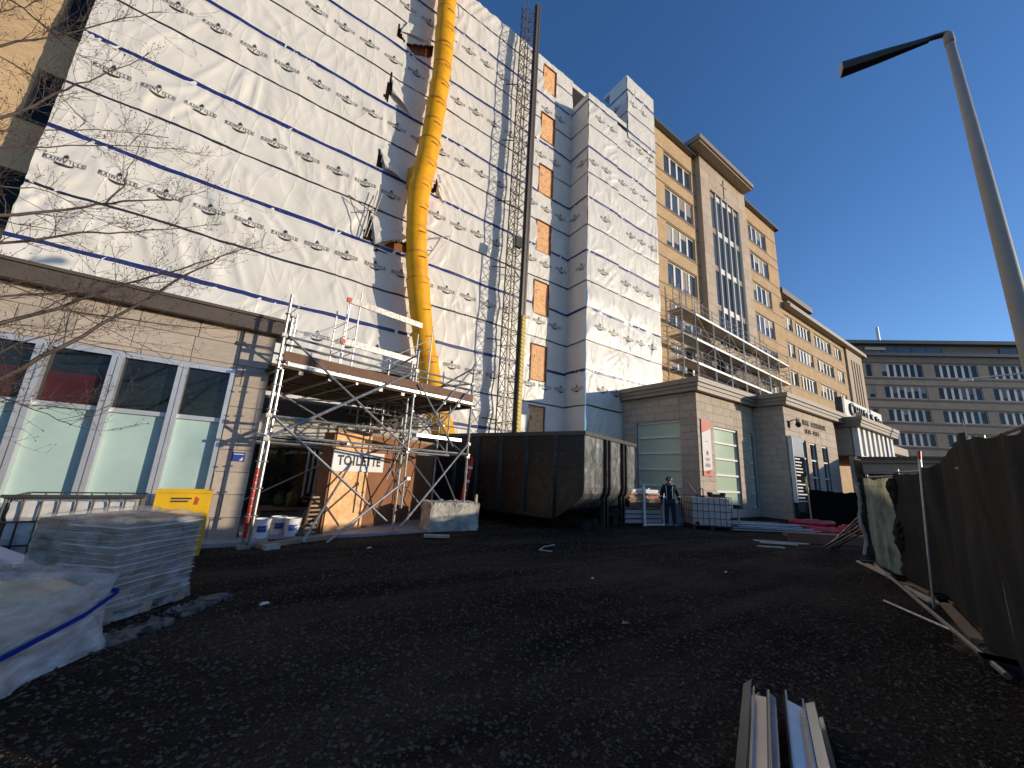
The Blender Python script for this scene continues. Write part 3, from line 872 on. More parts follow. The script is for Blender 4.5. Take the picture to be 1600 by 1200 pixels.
# stone bay with the tall window and the cross
bay = thing('stone_bay', 'tall pale stone bay with cross and long glazed strip on the brick building', 'building bay', ((XA + XB) / 2, 16.0, 0))
k2 = 16.0 / 12.85
Mbay = T(0, 16.0, 0)
bz1 = zk(26.7, k2)
bh = (26.35 * k2, 30.9 * k2, zk(11.2, k2), zk(23.9, k2))
wall_panel('wall', bay, Mbay, XA, XB, 0, bz1, [bh], 0.30, MATS['mortar'])
tiles(bay, Mbay, XA, XB, 12.0, bz1, 1.5, 1.0, [bh], MATS['stone_vein'], 0.012, 0.02, seed=11)
MB().box(XA - 0.015, XA, 16.0, BY + 0.6, 0, bz1).build('side_face', MATS['stone_vein'], bay)
MB().box(XA, XB, 16.31, BY + 3, zr, bz1).build('upper_block', MATS['stone_vein'], bay)
st = (bh[1] - bh[0]) / 5
wfr = MB()
for k in range(6):
    x = bh[0] + k * st
    wfr.box(x - 0.05, x + 0.05, 0.02, 0.3, bh[2], bh[3])
wob = wfr.build('window', MATS['white_paint'], bay, M=Mbay)
nb = 4; hs = (bh[3] - bh[2]) / nb
for k in range(5):
    xa, xb = bh[0] + k * st + 0.05, bh[0] + (k + 1) * st - 0.05
    for j in range(nb):
        z0 = bh[2] + j * hs
        MB().box(xa, xb, 0.20, 0.22, z0, z0 + hs * 0.86).build('pane', MATS['glass_grey'], wob, M=Mbay)
        MB().box(xa, xb, 0.16, 0.24, z0 + hs * 0.86, z0 + hs).build('spandrel', MATS['white_paint'] if 0 < k < 4 else MATS['brick_far'], wob, M=Mbay)
cx = 28.55 * k2; cz = zk(25.05, k2)
c = MB(); c.box(cx - 0.045, cx + 0.045, -0.10, -0.025, cz - 1.25, cz + 0.95); c.box(cx - 0.55, cx + 0.55, -0.095, -0.027, cz + 0.14, cz + 0.23)
c.build('cross', MATS['stone_vein'], bay, M=Mbay)
k3 = 15.1 / 12.85
s = MB(); s.box(25.57 * k3 - 0.3, 34.0 * k3, 15.1, BY + 4, zk(27.75, k3), zk(27.75, k3) + 0.22); s.box(25.57 * k3 - 0.45, 34.0 * k3 + 0.15, 14.95, BY + 4, zk(27.75, k3) + 0.22, zk(28.35, k3))
s.build('roof_slab', MATS['coping_tan'], bay)

# ---------------------------------------------------------------- lower wing running away to the right
wg = thing('brick_wing', 'long lower brick wing with flat roof running away to the right', 'building', (60, BY, 0))
WX0, WX1 = 38.0 * K + 0.02, 54.2 * K
wz = zk(17.45)
wrows = [(15.55, 16.9), (12.98, 14.3), (10.4, 11.7), (7.85, 9.15)]
strips = [(38.3, 39.9, 2), (40.5, 44.2, 5), (45.2, 49.8, 5), (50.8, 53.0, 3)]
hw = [(a * K, b2 * K, zk(z0), zk(z1)) for z0, z1 in wrows for a, b2, _ in strips]
wall_panel('wall', wg, Mb, WX0, WX1, 0, wz, hw, 0.4, MATS['brick'])
for z0, z1 in wrows:
    for a, b2, n in strips:
        window(wg, Mb, a * K, b2 * K, zk(z0), zk(z1), n, 0.10, 0.34, 0.16, 'white_paint', 'glass_grey', blinds=0.3, rnd=rb)
    MB().box(WX0, WX1, BY - 0.05, BY - 0.002, zk(z0) - 0.2, zk(z0) - 0.09).build('string_course', MATS['coping_tan'], wg)
    MB().box(WX0, WX1, BY - 0.05, BY - 0.002, zk(z1) + 0.06, zk(z1) + 0.14).build('string_course', MATS['coping_tan'], wg)
r_ = MB(); r_.box(WX0, 60.2 * K, BY - 0.8, BY + 14, wz, wz + 0.45); r_.box(WX0, 60.0 * K, BY - 0.6, BY + 14, wz + 0.45, wz + 0.75)
r_.build('roof_edge', MATS['coping_tan'], wg)
ph = MB().box(WX0, 44.6 * K, BY + 0.6, BY + 9, wz + 0.76, zk(18.95)).build('penthouse', MATS['brick'], wg)
p_ = MB(); p_.box(WX0, 45.2 * K, BY - 0.2, BY + 9.6, zk(18.95), zk(18.95) + 0.7); p_.build('penthouse_roof', MATS['coping_brown'], ph)
# stair end: pale stone with slots
Ms = T(0, BY - 0.25, 0)
sx0, sx1 = WX1 + 0.02, 59.7 * K
sl = [(sx0 + 1.6 + 1.15 * k, sx0 + 2.15 + 1.15 * k, zk(5.5), zk(16.3)) for k in range(4)]
wall_panel('stair_wall', wg, Ms, sx0, sx1, 0, wz - 0.01, sl, 0.5, MATS['stone_vein'])
MB().box(sx0, sx1, 0.35, 0.38, zk(5), zk(17)).build('stair_glass', MATS['glass_dark'], wg, M=Ms)

# ---------------------------------------------------------------- far building, turned 45 degrees
FA = -radians(42)
far = thing('far_building', 'shaded brown office block with rows of white mullioned windows in the distance', 'building', (77, 16.5, 0), 0)
Mf = T(77, 16.5, 0, FA)
frs = [(19.1, 21.2), (15.75, 17.65), (12.2, 14.1), (8.6, 10.55), (5.0, 7.0)]
fst = [(0.7, 1.6, 1), (2.85, 8.6, 6), (10.1, 15.9, 6), (17.3, 23.1, 6), (24.6, 30.4, 6), (31.8, 37.6, 6), (39, 44.8, 6)]
hf_ = [(a, b2, z0, z1) for z0, z1 in frs for a, b2, _ in fst]
wall_panel('wall', far, Mf, -8, 48, 0, 22.4, hf_, 0.5, MATS['brick_far'])
for z0, z1 in frs:
    for a, b2, n in fst:
        window(far, Mf, a, b2, z0, z1, n, 0.08, 0.34, 0.16, 'white_paint', 'glass_far', blinds=0.25, rnd=rb, sill=False)
    MB().box(-8, 48, -0.06, -0.002, z0 - 0.35, z0 - 0.12).build('string_course', MATS['coping_brown'], far, M=Mf)
    MB().box(-8, 48, -0.05, -0.002, z1 + 0.10, z1 + 0.24).build('string_course', MATS['coping_brown'], far, M=Mf)
MB().box(-8, 48, -0.5, 0.6, 22.402, 22.85).build('cornice', MATS['metal_panel'], far, M=Mf)
MB().box(-8, 48, 1.2, 9, 22.86, 24.6).build('attic', MATS['coping_tan'], far, M=Mf)
for a, b2 in ((4.2, 12.6), (20.5, 30)):
    o = MB().box(a, b2, 1.14, 1.198, 23.0, 24.3).build('attic_window', MATS['glass_grey'], far, M=Mf)
    for k in range(5):
        x = a + (b2 - a) * k / 4
        MB().box(x - 0.05, x + 0.05, 1.10, 1.139, 23.0, 24.3).build('mullion', MATS['metal_panel'], o, M=Mf)
MB().box(1.7, 4.6, 0.9, 1.1, 23.75, 24.2).build('roof_vent', MATS['white_paint'], far, M=Mf)
MB().box(-8, 48, 0.2, 9.4, 24.602, 25.15).build('roof', MATS['metal_panel'], far, M=Mf)
MB().tube((5.1, 2.5, 25.16), (5.1, 2.5, 28.2), 0.22, 10).build('flue', MATS['alu'], far, M=Mf)

# ---------------------------------------------------------------- entrance blocks clad in stone
def coping(parent, x0, x1, y0, y1, z, m1='coping_tan'):
    c = MB()
    c.box(x0 - 0.30, x1, y0 - 0.30, y1, z, z + 0.20)
    c.box(x0 - 0.36, x1, y0 - 0.36, y1, z + 0.20, z + 0.38)
    c.box(x0 - 0.44, x1, y0 - 0.44, y1, z + 0.38, z + 0.62)
    return c.build('coping', MATS[m1], parent)
e1 = thing('entrance_block', 'stone block with large green glazed window and hanging banner', 'building', (20.5, 10.0, 0))
EX0, EX1, EY, EZ = 17.7, 23.62, 10.0, 5.95
fh = [(19.17, 21.6, 0.45, 4.42), (22.75, 23.35, 0.45, 4.42)]
M1 = T(0, EY, 0)
wall_panel('front_wall', e1, M1, EX0, EX1, 0, EZ, fh, 0.3, MATS['mortar'])
tiles(e1, M1, EX0, EX1, 0.02, EZ, 0.85, 0.42, fh, MATS['stone_vein'], seed=21)
MS = T(EX0, 14.4, 0, -pi / 2)            # left face, u runs towards the camera
sh = [(0.96, 3.52, 0.55, 4.62)]
wall_panel('side_wall', e1, MS, 0.0, 14.4 - EY - 0.301, 0, EZ, sh, 0.3, MATS['mortar'])
tiles(e1, MS, 0.0, 14.4 - EY - 0.0, 0.02, EZ, 0.95, 0.36, sh, MATS['stone_vein'], seed=22)
coping(e1, EX0, EX1 + 0.5, EY, 14.3, EZ)
MB().box(EX0, EX1, EY + 0.31, 14.35, EZ - 0.3, EZ - 0.1).build('roof', MATS['roof_grey'], e1)
for (hh, MM, nr) in ((fh[0], M1, 5), (fh[1], M1, 5), (sh[0], MS, 5)):
    f = MB(); dz = (hh[3] - hh[2]) / nr
    f.box(hh[0], hh[0] + 0.05, 0.10, 0.22, hh[2], hh[3]); f.box(hh[1] - 0.05, hh[1], 0.10, 0.22, hh[2], hh[3])
    for k in range(nr + 1):
        z = min(max(hh[2] + k * dz, hh[2] + 0.05), hh[3] - 0.05)
        f.box(hh[0] + 0.051, hh[1] - 0.051, 0.06, 0.21, z - 0.045, z + 0.045)
    fo = f.build('window', MATS['white_paint'], e1, M=MM)
    for k in range(nr):
        MB().box(hh[0] + 0.05, hh[1] - 0.05, 0.15, 0.165, hh[2] + k * dz, hh[2] + (k + 1) * dz - 0.002).build('pane', MATS['frosted_green'], fo, M=MM)
    MB().box(hh[0] + .001, hh[1] - .001, 0.23, 0.26, hh[2], hh[3]).build('backing', MATS['sign_dark'], fo, M=MM)
# hanging banner: pinkish top, white middle with a star, red foot
bn = thing('banner', 'white and coral vertical banner with a red star on the stone front', 'banner', (18.4, 9.9, 1.9))
mat('banner_white', (0.80, 0.76, 0.70), 0.7, var=0.04)
mat('banner_coral', (0.72, 0.25, 0.18), 0.7, var=0.06)
mat('banner_plum', (0.30, 0.04, 0.09), 0.7)
X0, X1, Z0, Z1 = 17.96, 18.76, 1.95, 4.62; yb = 9.93
P = lambda pts, y: [(x, y, z) for x, z in pts]
MB().poly(P([(X0, Z0), (X1, Z0), (X1, Z1), (X0, Z1)], yb), (0, 0.012, 0)).build('cloth', MATS['banner_white'], bn)
MB().add(P([(X0, Z1), (X0, 3.95), (X1, 4.22), (X1, Z1)], yb - 0.003), [(0, 1, 2, 3)]).build('coral_top', MATS['banner_coral'], bn)
MB().add(P([(X0, Z0), (X1, Z0), (X1, 2.28), (X0, 2.16)], yb - 0.003), [(0, 1, 2, 3)]).build('coral_foot', MATS['banner_coral'], bn)
MB().add(P([(X0 + .12, 2.12), (X0 + .45, 2.0), (X0 + .62, 2.2), (X0 + .3, 2.17)], yb - 0.005), [(0, 1, 2, 3)]).build('plum_mark', MATS['banner_plum'], bn)
sc_ = [(18.36 + (0.16 if k % 2 == 0 else 0.065) * sin(2 * pi * k / 10), 3.02 + (0.16 if k % 2 == 0 else 0.065) * cos(2 * pi * k / 10)) for k in range(10)]
MB().add(P(sc_ + [(18.36, 3.02)], yb - 0.005), [(k, (k + 1) % 10, 10) for k in range(10)]).build('star', MATS['banner_plum'], bn)
for k, (w, z) in enumerate(((0.42, 2.76), (0.36, 2.70), (0.30, 2.64), (0.2, 3.55))):
    MB().box(18.36 - w / 2, 18.36 + w / 2, yb - 0.006, yb - 0.004, z, z + 0.03).build('text_line', MATS['banner_plum'], bn)
sp_ = MB()
for k in range(12):
    x = X0 + 0.16 + 0.04 * k; h = 0.12 + 0.09 * abs(sin(k * 1.7)); sp_.box(x, x + 0.02, yb - 0.006, yb - 0.004, 2.36, 2.36 + h)
mat('banner_grey', (0.55, 0.52, 0.50), 0.7)
sp_.build('skyline_print', MATS['banner_grey'], bn)['kind'] = 'stuff'
for z in (Z0, Z1): MB().tube((X0 - 0.03, 9.955, z), (X1 + 0.03, 9.955, z), 0.018, 6).build('rod', MATS['alu'], bn)

e2 = thing('lettered_block', 'projecting stone block with dark lettering above three narrow windows', 'building', (27.5, 8.5, 0))
X2, X3, Y2 = 23.62, 31.4, 8.5
M2 = T(0, Y2, 0)
h2 = [(25.35, 26.3, 0.3, 4.28), (26.85, 27.8, 0.3, 4.22), (28.7, 29.65, 0.3, 4.18)]
wall_panel('front_wall', e2, M2, X2, X3, 0, 5.95, h2, 0.3, MATS['mortar'])
tiles(e2, M2, X2, X3, 0.02, 5.95, 1.2, 0.42, h2, MATS['stone_vein'], seed=31)
M2s = T(X2, 9.98, 0, -pi / 2)
wall_panel('side_wall', e2, M2s, 0, 1.179, 0, 5.95, [], 0.3, MATS['mortar'])
tiles(e2, M2s, 0, 1.48, 0.02, 5.95, 0.9, 0.36, [], MATS['stone_vein'], seed=32)
coping(e2, X2, 32.7, Y2, 14.0, 5.95)
MB().box(X2, X3, Y2 + 0.31, 14, 5.6, 5.8).build('roof', MATS['roof_grey'], e2)
MB().box(X3 + 0.001, 32.68, Y2 + 0.9, Y2 + 1.2, 0, 5.94).build('recessed_wall', MATS['stone_vein'], e2)
for hh in h2:
    f = MB()
    f.box(hh[0], hh[0] + 0.06, 0.10, 0.22, hh[2], hh[3]); f.box(hh[1] - 0.06, hh[1], 0.10, 0.22, hh[2], hh[3])
    for k in range(5):
        z = hh[2] + 0.04 + (hh[3] - hh[2] - 0.08) * k / 4
        f.box(hh[0] + .061, hh[1] - .061, 0.05, 0.21, z - 0.04, z + 0.04)
    fo = f.build('window', MATS['white_paint'], e2, M=M2)
    MB().box(hh[0], hh[1], 0.15, 0.165, hh[2], hh[3]).build('pane', MATS['glass_dark'], fo, M=M2)
def letters(name, s, x, z, size, y, m, parent, wscale=1.0, depth=0.03):
    V, Fc = text_tris(s, size, bold=0.006)
    V = V * (wscale, 1.0)
    n = len(V)
    P3 = [(x + p[0], y, z + p[1]) for p in V]
    # front faces plus a rim so the letters stand proud
    edges = {}
    for t in Fc:
        for a, b2 in ((t[0], t[1]), (t[1], t[2]), (t[2], t[0])):
            k = (min(a, b2), max(a, b2)); edges.setdefault(k, []).append((a, b2))
    rim = [v[0] for v in edges.values() if len(v) == 1]
    vs = P3 + [(p[0], y + depth, p[2]) for p in P3]
    fs = [tuple(t) for t in Fc] + [(a, a + n, b2 + n, b2) for a, b2 in rim]
    return MB().add(vs, fs).build(name, m, parent)
mat('letter_bronze', (0.075, 0.05, 0.035), 0.5, metal=0.3)
for i, ch in enumerate('DR IRMA LEVASSEUR'):
    if ch != ' ': letters('letter', ch, 25.35 + 0.262 * i, 5.30, 0.40, Y2 - 0.055, MATS['letter_bronze'], e2, 0.85)
for i, ch in enumerate('1878-1964'):
    letters('letter', ch, 26.35 + 0.25 * i, 4.82, 0.36, Y2 - 0.055, MATS['letter_bronze'], e2, 0.85)
# dark glass information panel leaning on the front
pn = thing('information_panel', 'tall dark glass panel with pale text lines on the lettered stone block', 'panel', (24.5, 8.4, 0))
q0, q1 = 23.75, 25.2
MB().box(q0, q1, 8.28, 8.34, 0.1, 4.32).build('glass', MATS['glass_dark'], pn)
mat('panel_grey', (0.33, 0.35, 0.38), 0.3)
MB().box(q0 + 0.02, q1 - 0.02, 8.272, 8.279, 3.25, 4.3).build('grey_field', MATS['panel_grey'], pn)
MB().box(q0 - 0.05, q0 - 0.002, 8.25, 8.45, 0.9, 4.32).build('sunlit_edge', MATS['white_paint'], pn)  # white strip painted in for the sunlit edge of the stone block
rl = random.Random(3)
for k in range(13):
    z = 3.1 - 0.17 * k - (0.12 if k > 5 else 0)
    w = rl.uniform(0.5, 1.15)
    MB().box(q0 + 0.12, q0 + 0.12 + w, 8.270, 8.279, z, z + 0.06).build('text_line', MATS['sign_white'], pn)
# dome camera hanging from a wall bracket
wcam = thing('wall_camera', 'black bracket with hanging dome camera on the lettered stone block', 'camera', (24.4, 8.4, 4.95))
MB().path([(24.10, 8.44, 4.85), (24.10, 8.44, 5.15)], 0.06, 8).build('mount', MATS['black_rubber'], wcam)
MB().path([(24.10, 8.40, 5.12), (24.15, 8.25, 5.2), (24.4, 8.15, 5.2), (24.5, 8.15, 5.1)], 0.03, 8).build('arm', MATS['black_rubber'], wcam)
MB().lathe([(0.02, -0.16), (0.10, -0.12), (0.14, -0.02), (0.13, 0.08), (0.05, 0.13), (0.0, 0.14)], (24.5, 8.15, 4.98), 14).build('dome', MATS['black_rubber'], wcam, smooth=True)

e3 = thing('finned_block', 'stone entrance block with white vertical fins below its coping', 'building', (37, 7.7, 0))
X4, X5, Y4 = 32.7, 41.2, 7.68
MB().box(X4, X5, Y4 + 0.35, 13.9, 3.9, 5.75).build('wall', MATS['stone_vein'], e3)
M4s = T(X4, 9.4, 0, -pi / 2)
tiles(e3, M4s, 0, 1.36, 3.9, 5.75, 0.9, 0.36, [], MATS['stone_vein'], seed=41)
MB().box(X4 + 0.2, X5, Y4 + 0.30, Y4 + 0.349, 3.9, 5.74).build('glazing', MATS['glass_grey'], e3)
for k in range(8):
    x = X4 + 0.1 + k * 1.13
    f = MB(); f.box(x, x + 0.5, Y4 - 0.02, Y4 + 0.29, 3.86, 5.74)
    f.build('fin', MATS['white_paint'], e3)
MB().box(X4 - 0.05, X5, Y4 - 0.06, Y4 - 0.021, 3.80, 3.90).build('fin_base', MATS['white_paint'], e3)
coping(e3, X4, X5 + 0.3, Y4, 14.0, 5.75)
MB().box(41.6, 47.0, Y4 + 0.2, 13.5, 4.75, 5.35).build('side_coping', MATS['coping_tan'], e3)
MB().box(41.9, 46.8, Y4 + 0.6, 13.5, 3.9, 4.749).build('side_wall', MATS['stone_vein'], e3)
sg = thing('roof_sign', 'white sign with raised dark letters standing on the entrance roof', 'sign', (37, 8.0, 6.4))
mat('sign_panel', (0.66, 0.67, 0.66), 0.5, var=0.05)
MB().box(32.6, 41.6, 8.15, 8.45, 6.45, 7.72).build('panel', MATS['sign_panel'], sg)
MB().box(32.2, 32.59, 8.1, 8.5, 6.45, 7.75).build('end_cap', MATS['sign_dark'], sg)
for i, (ch, x, z, sz) in enumerate((('C', 34.0, 7.08, 1.25), ('H', 34.95, 7.05, 0.95), ('U', 35.85, 7.05, 0.95), ('S', 36.7, 7.1, 0.85), ('t', 37.35, 7.1, 0.8), ('S', 38.5, 7.0, 0.9), ('S', 39.7, 7.05, 0.75), ('t', 40.25, 7.05, 0.7), ('e', 40.8, 7.0, 0.7))):
    letters('letter', ch, x, z, sz, 8.02, MATS['sign_dark'], sg, 1.0, 0.12)

# drive-under canopy reaching towards the street
cp = thing('entrance_canopy', 'flat dark edged drive-under canopy in front of the finned block', 'canopy', (36, 5, 0))
MB().box(32.3, 47, 1.6, Y4 - 0.07, 3.42, 3.62).build('fascia', MATS['coping_tan'], cp)
MB().box(32.2, 47, 1.5, Y4 - 0.07, 3.622, 3.78).build('roof_edge', MATS['coping_brown'], cp)
MB().box(32.5, 46.8, 1.8, Y4 - 0.07, 2.75, 3.418).build('beam', MATS['stone_vein'], cp)
for x, y in ((33.2, 2.3), (33.2, 5.2), (45.5, 2.3), (45.5, 5.2)):
    MB().box(x - 0.3, x + 0.3, y - 0.3, y + 0.3, 0, 2.749).build('column', MATS['stone'], cp)
MB().box(X4 + 0.01, 47, Y4 + 0.4, Y4 + 0.6, 0, 3.85).build('back_wall', MATS['stone_vein'], cp)
MB().box(34.0, 40.5, Y4 + 0.33, Y4 + 0.399, 0.1, 2.6).build('doors', MATS['glass_dark'], cp)
# ---------------------------------------------------------------- yellow rubbish chute
chute = thing('rubbish_chute', 'yellow sectional rubbish chute hanging down the membrane into the skip', 'chute', (6.67, 14.3, 2.8))
cpts = [(4.62, 15, 29.2), (4.74, 15, 27.0), (4.86, 15, 24.6), (5.0, 15, 21.3), (4.90, 15, 17.6), (4.78, 15, 15.4), (4.60, 15, 13.6), (4.70, 15, 11.8), (4.94, 15, 10.0), (5.24, 15, 8.5),
        (5.58, 15, 6.95), (5.92, 15, 5.7), (6.22, 14.8, 4.5), (6.50, 14.5, 3.44), (6.68, 14.3, 2.8)]
def resample(pts, n):
    P = np.array(pts, float); d = np.r_[0, np.cumsum(np.linalg.norm(np.diff(P, axis=0), axis=1))]
    s = np.linspace(0, d[-1], n)
    out = np.stack([np.interp(s, d, P[:, k]) for k in range(3)], -1)
    for _ in range(2): out[1:-1] = 0.25 * out[:-2] + 0.5 * out[1:-1] + 0.25 * out[2:]
    return out
NS = 23
cp_ = resample(cpts, NS * 4 + 1)
rc = random.Random(2)
for i in range(NS):
    seg = cp_[i * 4:i * 4 + 5]
    ov = seg[-1] + (seg[-1] - seg[-2]) * 0.5
    pts = [tuple(p) for p in seg] + [tuple(ov)]
    w = rc.uniform(0.94, 1.05); seg = seg + np.array([rc.uniform(-.035, .035), rc.uniform(-.02, .02), 0])
    rad = [0.475 * w, 0.468 * w, 0.455 * w, 0.445 * w, 0.43 * w, 0.425 * w]
    o = MB().path(pts, rad, 22, cap=False).build('chute_section', MATS['yellow_plastic'], chute, smooth=True)
    c = Vector(seg[1]); ax = Vector(seg[3]) - Vector(seg[1]); ax.normalize()
    # chain bracket on the side that faces the yard, a pale collar ring at the top of each section
    out = Vector((0.18, -1, 0)); out = (out - ax * out.dot(ax)).normalized(); sd = ax.cross(out)
    MB().path([c + out * 0.465 + sd * -0.17, c + out * 0.50 + sd * -0.06, c + out * 0.49 + sd * 0.07, c + out * 0.455 + sd * 0.18], 0.014, 6).build('handle', MATS['steel_dark'], o)
    MB().path([Vector(seg[0]) - ax * 0.01, Vector(seg[0]) + ax * 0.05], [0.492 * w, 0.486 * w], 22, cap=False).build('collar', MATS['yellow_dark'], o, smooth=True)
hp = MB()
ha = [(4.25, 15.95, 15.4), (4.25, 15.95, 14.35), (5.2, 15.95, 14.35), (5.2, 15.95, 15.4)]
hb = [(4.36, 15.05, 15.1), (4.45, 15.05, 14.0), (5.0, 15.05, 14.0), (5.0, 15.05, 15.1)]
hp.add(ha + hb, [(0, 4, 5, 1), (1, 5, 6, 2), (2, 6, 7, 3), (3, 7, 4, 0)])
hp.build('inlet_hopper', MATS['yellow_plastic'], chute)
for z in (26, 21.3, 15.2, 11.4):
    MB().tube((5.5, 15.2, z), (5.9, WR - 0.1, z + 0.3), 0.024, 6).build('stay', MATS['galv_old'], chute)

# ---------------------------------------------------------------- mast of the climbing work platform
mast = thing('climber_mast', 'tall dark lattice mast with rack standing in front of the membrane', 'mast', (10.1, 15.1, 0))
sec = MB(); a = 0.29; H_ = 1.5
for sx in (-1, 1):
    for sy in (-1, 1): sec.bar((sx * a, sy * a, 0), (sx * a, sy * a, H_ - 0.01), 0.05)
for z in (0.04, 0.75):
    for p, q in (((-a, -a), (a, -a)), ((a, -a), (a, a)), ((a, a), (-a, a)), ((-a, a), (-a, -a))):
        sec.bar((*p, z), (*q, z), 0.028)
        sec.bar((*p, z), (*q, z + 0.71), 0.024)
mat('mast_steel', (0.14, 0.12, 0.10), 0.5, metal=0.5, var=0.3, vscale=8)
sm = sec.mesh('mast_section', MATS['mast_steel'])
for k in range(20):
    link('mast_section', sm, mast, T(10.02, 15.1, 0.1 + k * H_))
rk = MB(); rk.box(10.38, 10.47, 14.68, 14.80, 0.1, 30.2); rk.box(10.57, 10.66, 14.68, 14.80, 0.1, 30.2); rk.box(10.36, 10.68, 14.80, 14.83, 0.1, 30.15)
rk.build('guide_rail', MATS['mast_steel'], mast)
MB().box(10.471, 10.569, 14.70, 14.78, 9.3, 30.2).build('rack', MATS['coping_brown'], mast)
mat('rack_yellow', (0.62, 0.46, 0.10), 0.55, var=0.2, vscale=4)
ry = MB(); ry.box(10.41, 10.63, 14.60, 14.679, 0.1, 9.3)
for k in range(46): ry.box(10.43, 10.61, 14.57, 14.599, 0.2 + k * 0.2, 0.28 + k * 0.2)
ry.build('ribbed_cover', MATS['rack_yellow'], mast)
for z in (4, 8, 12, 16, 20, 24):
    MB().tube((9.7, 15.4, z), (9.2, WR - 0.12, z + 0.1), 0.03, 6).build('wall_tie', MATS['steel_dark'], mast)
    MB().tube((10.35, 15.4, z), (10.9, WR - 0.12, z + 0.1), 0.03, 6).build('wall_tie', MATS['steel_dark'], mast)
MB().box(9.75, 10.1, 14.55, 14.75, 12.9, 13.5).build('mast_box', MATS['steel_dark'], mast)
MB().box(9.4, 10.9, 14.5, 15.7, 0, 0.1).build('base_plate', MATS['steel_dark'], mast)

# ---------------------------------------------------------------- tube scaffold over the side entrance
SA = radians(11.5)
scA = thing('tube_scaffold', 'steel tube scaffold with plank deck over the toilet entrance', 'scaffold', (0.35, 8.85, 0), SA)
Msc = T(0.35, 8.85, 0, SA)
def L(u, v, z): return Msc @ Vector((u, v, z))
def stube(name, p, q, r=0.026, m='galv', parent=None):
    return MB().tube(L(*p), L(*q), r, 8).build(name, MATS[m], parent or scA, smooth=False)
def coupler(u, v, z):
    c = L(u, v, z); o = MB()
    o.box(-0.05, 0.05, -0.05, 0.05, -0.04, 0.04, Matrix.Translation(c) @ Matrix.Rotation(SA, 4, 'Z'))
    o.build('coupler', MATS['galv_old'], scA)
posts = [(0, 0, 0.05, 4.98), (0.12, 0.12, 0.05, 4.55), (3.15, 0, 0.62, 4.62), (5.1, 0, 0.05, 4.72), (3.2, 0.35, 0.05, 4.4),
         (0.05, 1.5, 0.05, 3.9), (3.15, 1.5, 0.05, 4.6), (5.1, 1.5, 0.05, 4.7), (0.05, 3.1, 0.05, 3.6), (3.15, 3.1, 0.05, 4.4), (5.1, 3.1, 0.05, 4.4), (4.3, 2.4, 0.05, 4.3)]
for (u, v, z0, z1) in posts:
    stube('standard', (u, v, z0), (u, v, z1), 0.030)
    n = int((z1 - z0) / 0.5)
    for k in range(1, n + 1):
        c = L(u, v, z0 + k * 0.5); MB().lathe([(0.033, -0.014), (0.062, -0.008), (0.062, 0.008), (0.033, 0.014)], c, 10).build('rosette', MATS['galv_old'], scA)
    if z0 < 0.1:
        MB().box(-0.1, 0.1, -0.1, 0.1, 0.0, 0.05, Msc @ Matrix.Translation((u, v, 0.0))).build('base_plate', MATS['galv_old'], scA)
# red and white sleeve on the front left standard
for k in range(9):
    stube('warning_band', (0, 0, 0.18 + k * 0.14), (0, 0, 0.31 + k * 0.14), 0.036, 'red')
rails = [((-0.15, 0, 2.06), (5.2, 0, 2.04)), ((-0.1, 0.07, 1.98), (4.5, 0.07, 1.96)), ((0.05, 0, 2.43), (3.3, 0, 2.43)), ((0, 0, 4.08), (5.15, 0, 4.08)), ((0.05, 0.04, 3.92), (5.1, 0.04, 3.92)),
         ((0, 1.5, 1.97), (5.1, 1.5, 1.97)), ((0, 3.1, 1.97), (5.1, 3.1, 1.97)), ((0, 1.5, 3.4), (5.1, 1.5, 3.4)), ((0, 3.1, 3.4), (5.1, 3.1, 3.4)), ((3.0, 1.5, 4.3), (5.2, 1.5, 4.3))]
for p, q in rails: stube('ledger', p, q)
for u in (0.03, 1.6, 3.13, 5.08):
    stube('transom', (u, -0.1, 3.38), (u, 3.2, 3.38)); stube('transom', (u, -0.1, 2.02), (u, 3.2, 2.02))
stube('transom', (5.08, -0.05, 4.1), (5.08, 3.1, 4.3)); stube('transom', (3.15, 0, 4.5), (3.1, 1.5, 4.25)); stube('transom', (5.1, 0, 4.6), (5.05, 1.5, 4.2))
braces = [((0.02, -0.06, 1.98), (3.1, -0.06, 4.02), 0.034), ((0.08, -0.05, 4.08), (3.22, -0.05, 1.95), 0.024), ((0.1, -0.11, 2.38), (2.75, -0.11, 0.35), 0.026),
          ((3.2, -0.1, 1.32), (1.35, -0.35, 0.04), 0.026), ((2.2, 0.9, 1.65), (0.95, -0.2, 0.06), 0.026), ((5.05, -0.07, 2.33), (3.15, -0.07, 0.2), 0.028),
          ((3.55, -0.08, 2.7), (5.1, -0.08, 4.69), 0.026), ((3.95, -0.12, 2.7), (5.06, -0.12, 4.07), 0.026), ((3.22, -0.14, 3.7), (4.45, -0.14, 2.2), 0.022),
          ((3.2, 1.5, 1.9), (5.05, 1.5, 0.2), 0.024), ((3.2, 1.5, 0.4), (4.3, 1.5, 3.3), 0.024), ((0.1, 1.5, 3.3), (3.0, 1.5, 2.0), 0.022), ((5.08, 0, 2.0), (5.08, 3.0, 3.4), 0.022),
          ((5.12, 0, 0.3), (5.12, 1.5, 2.0), 0.022), ((3.2, 3.1, 2.2), (5.0, 3.1, 3.3), 0.022), ((3.2, 0, 2.0), (3.2, 1.5, 0.1), 0.024), ((4.3, 2.4, 0.3), (3.3, 3.1, 2.0), 0.022)]
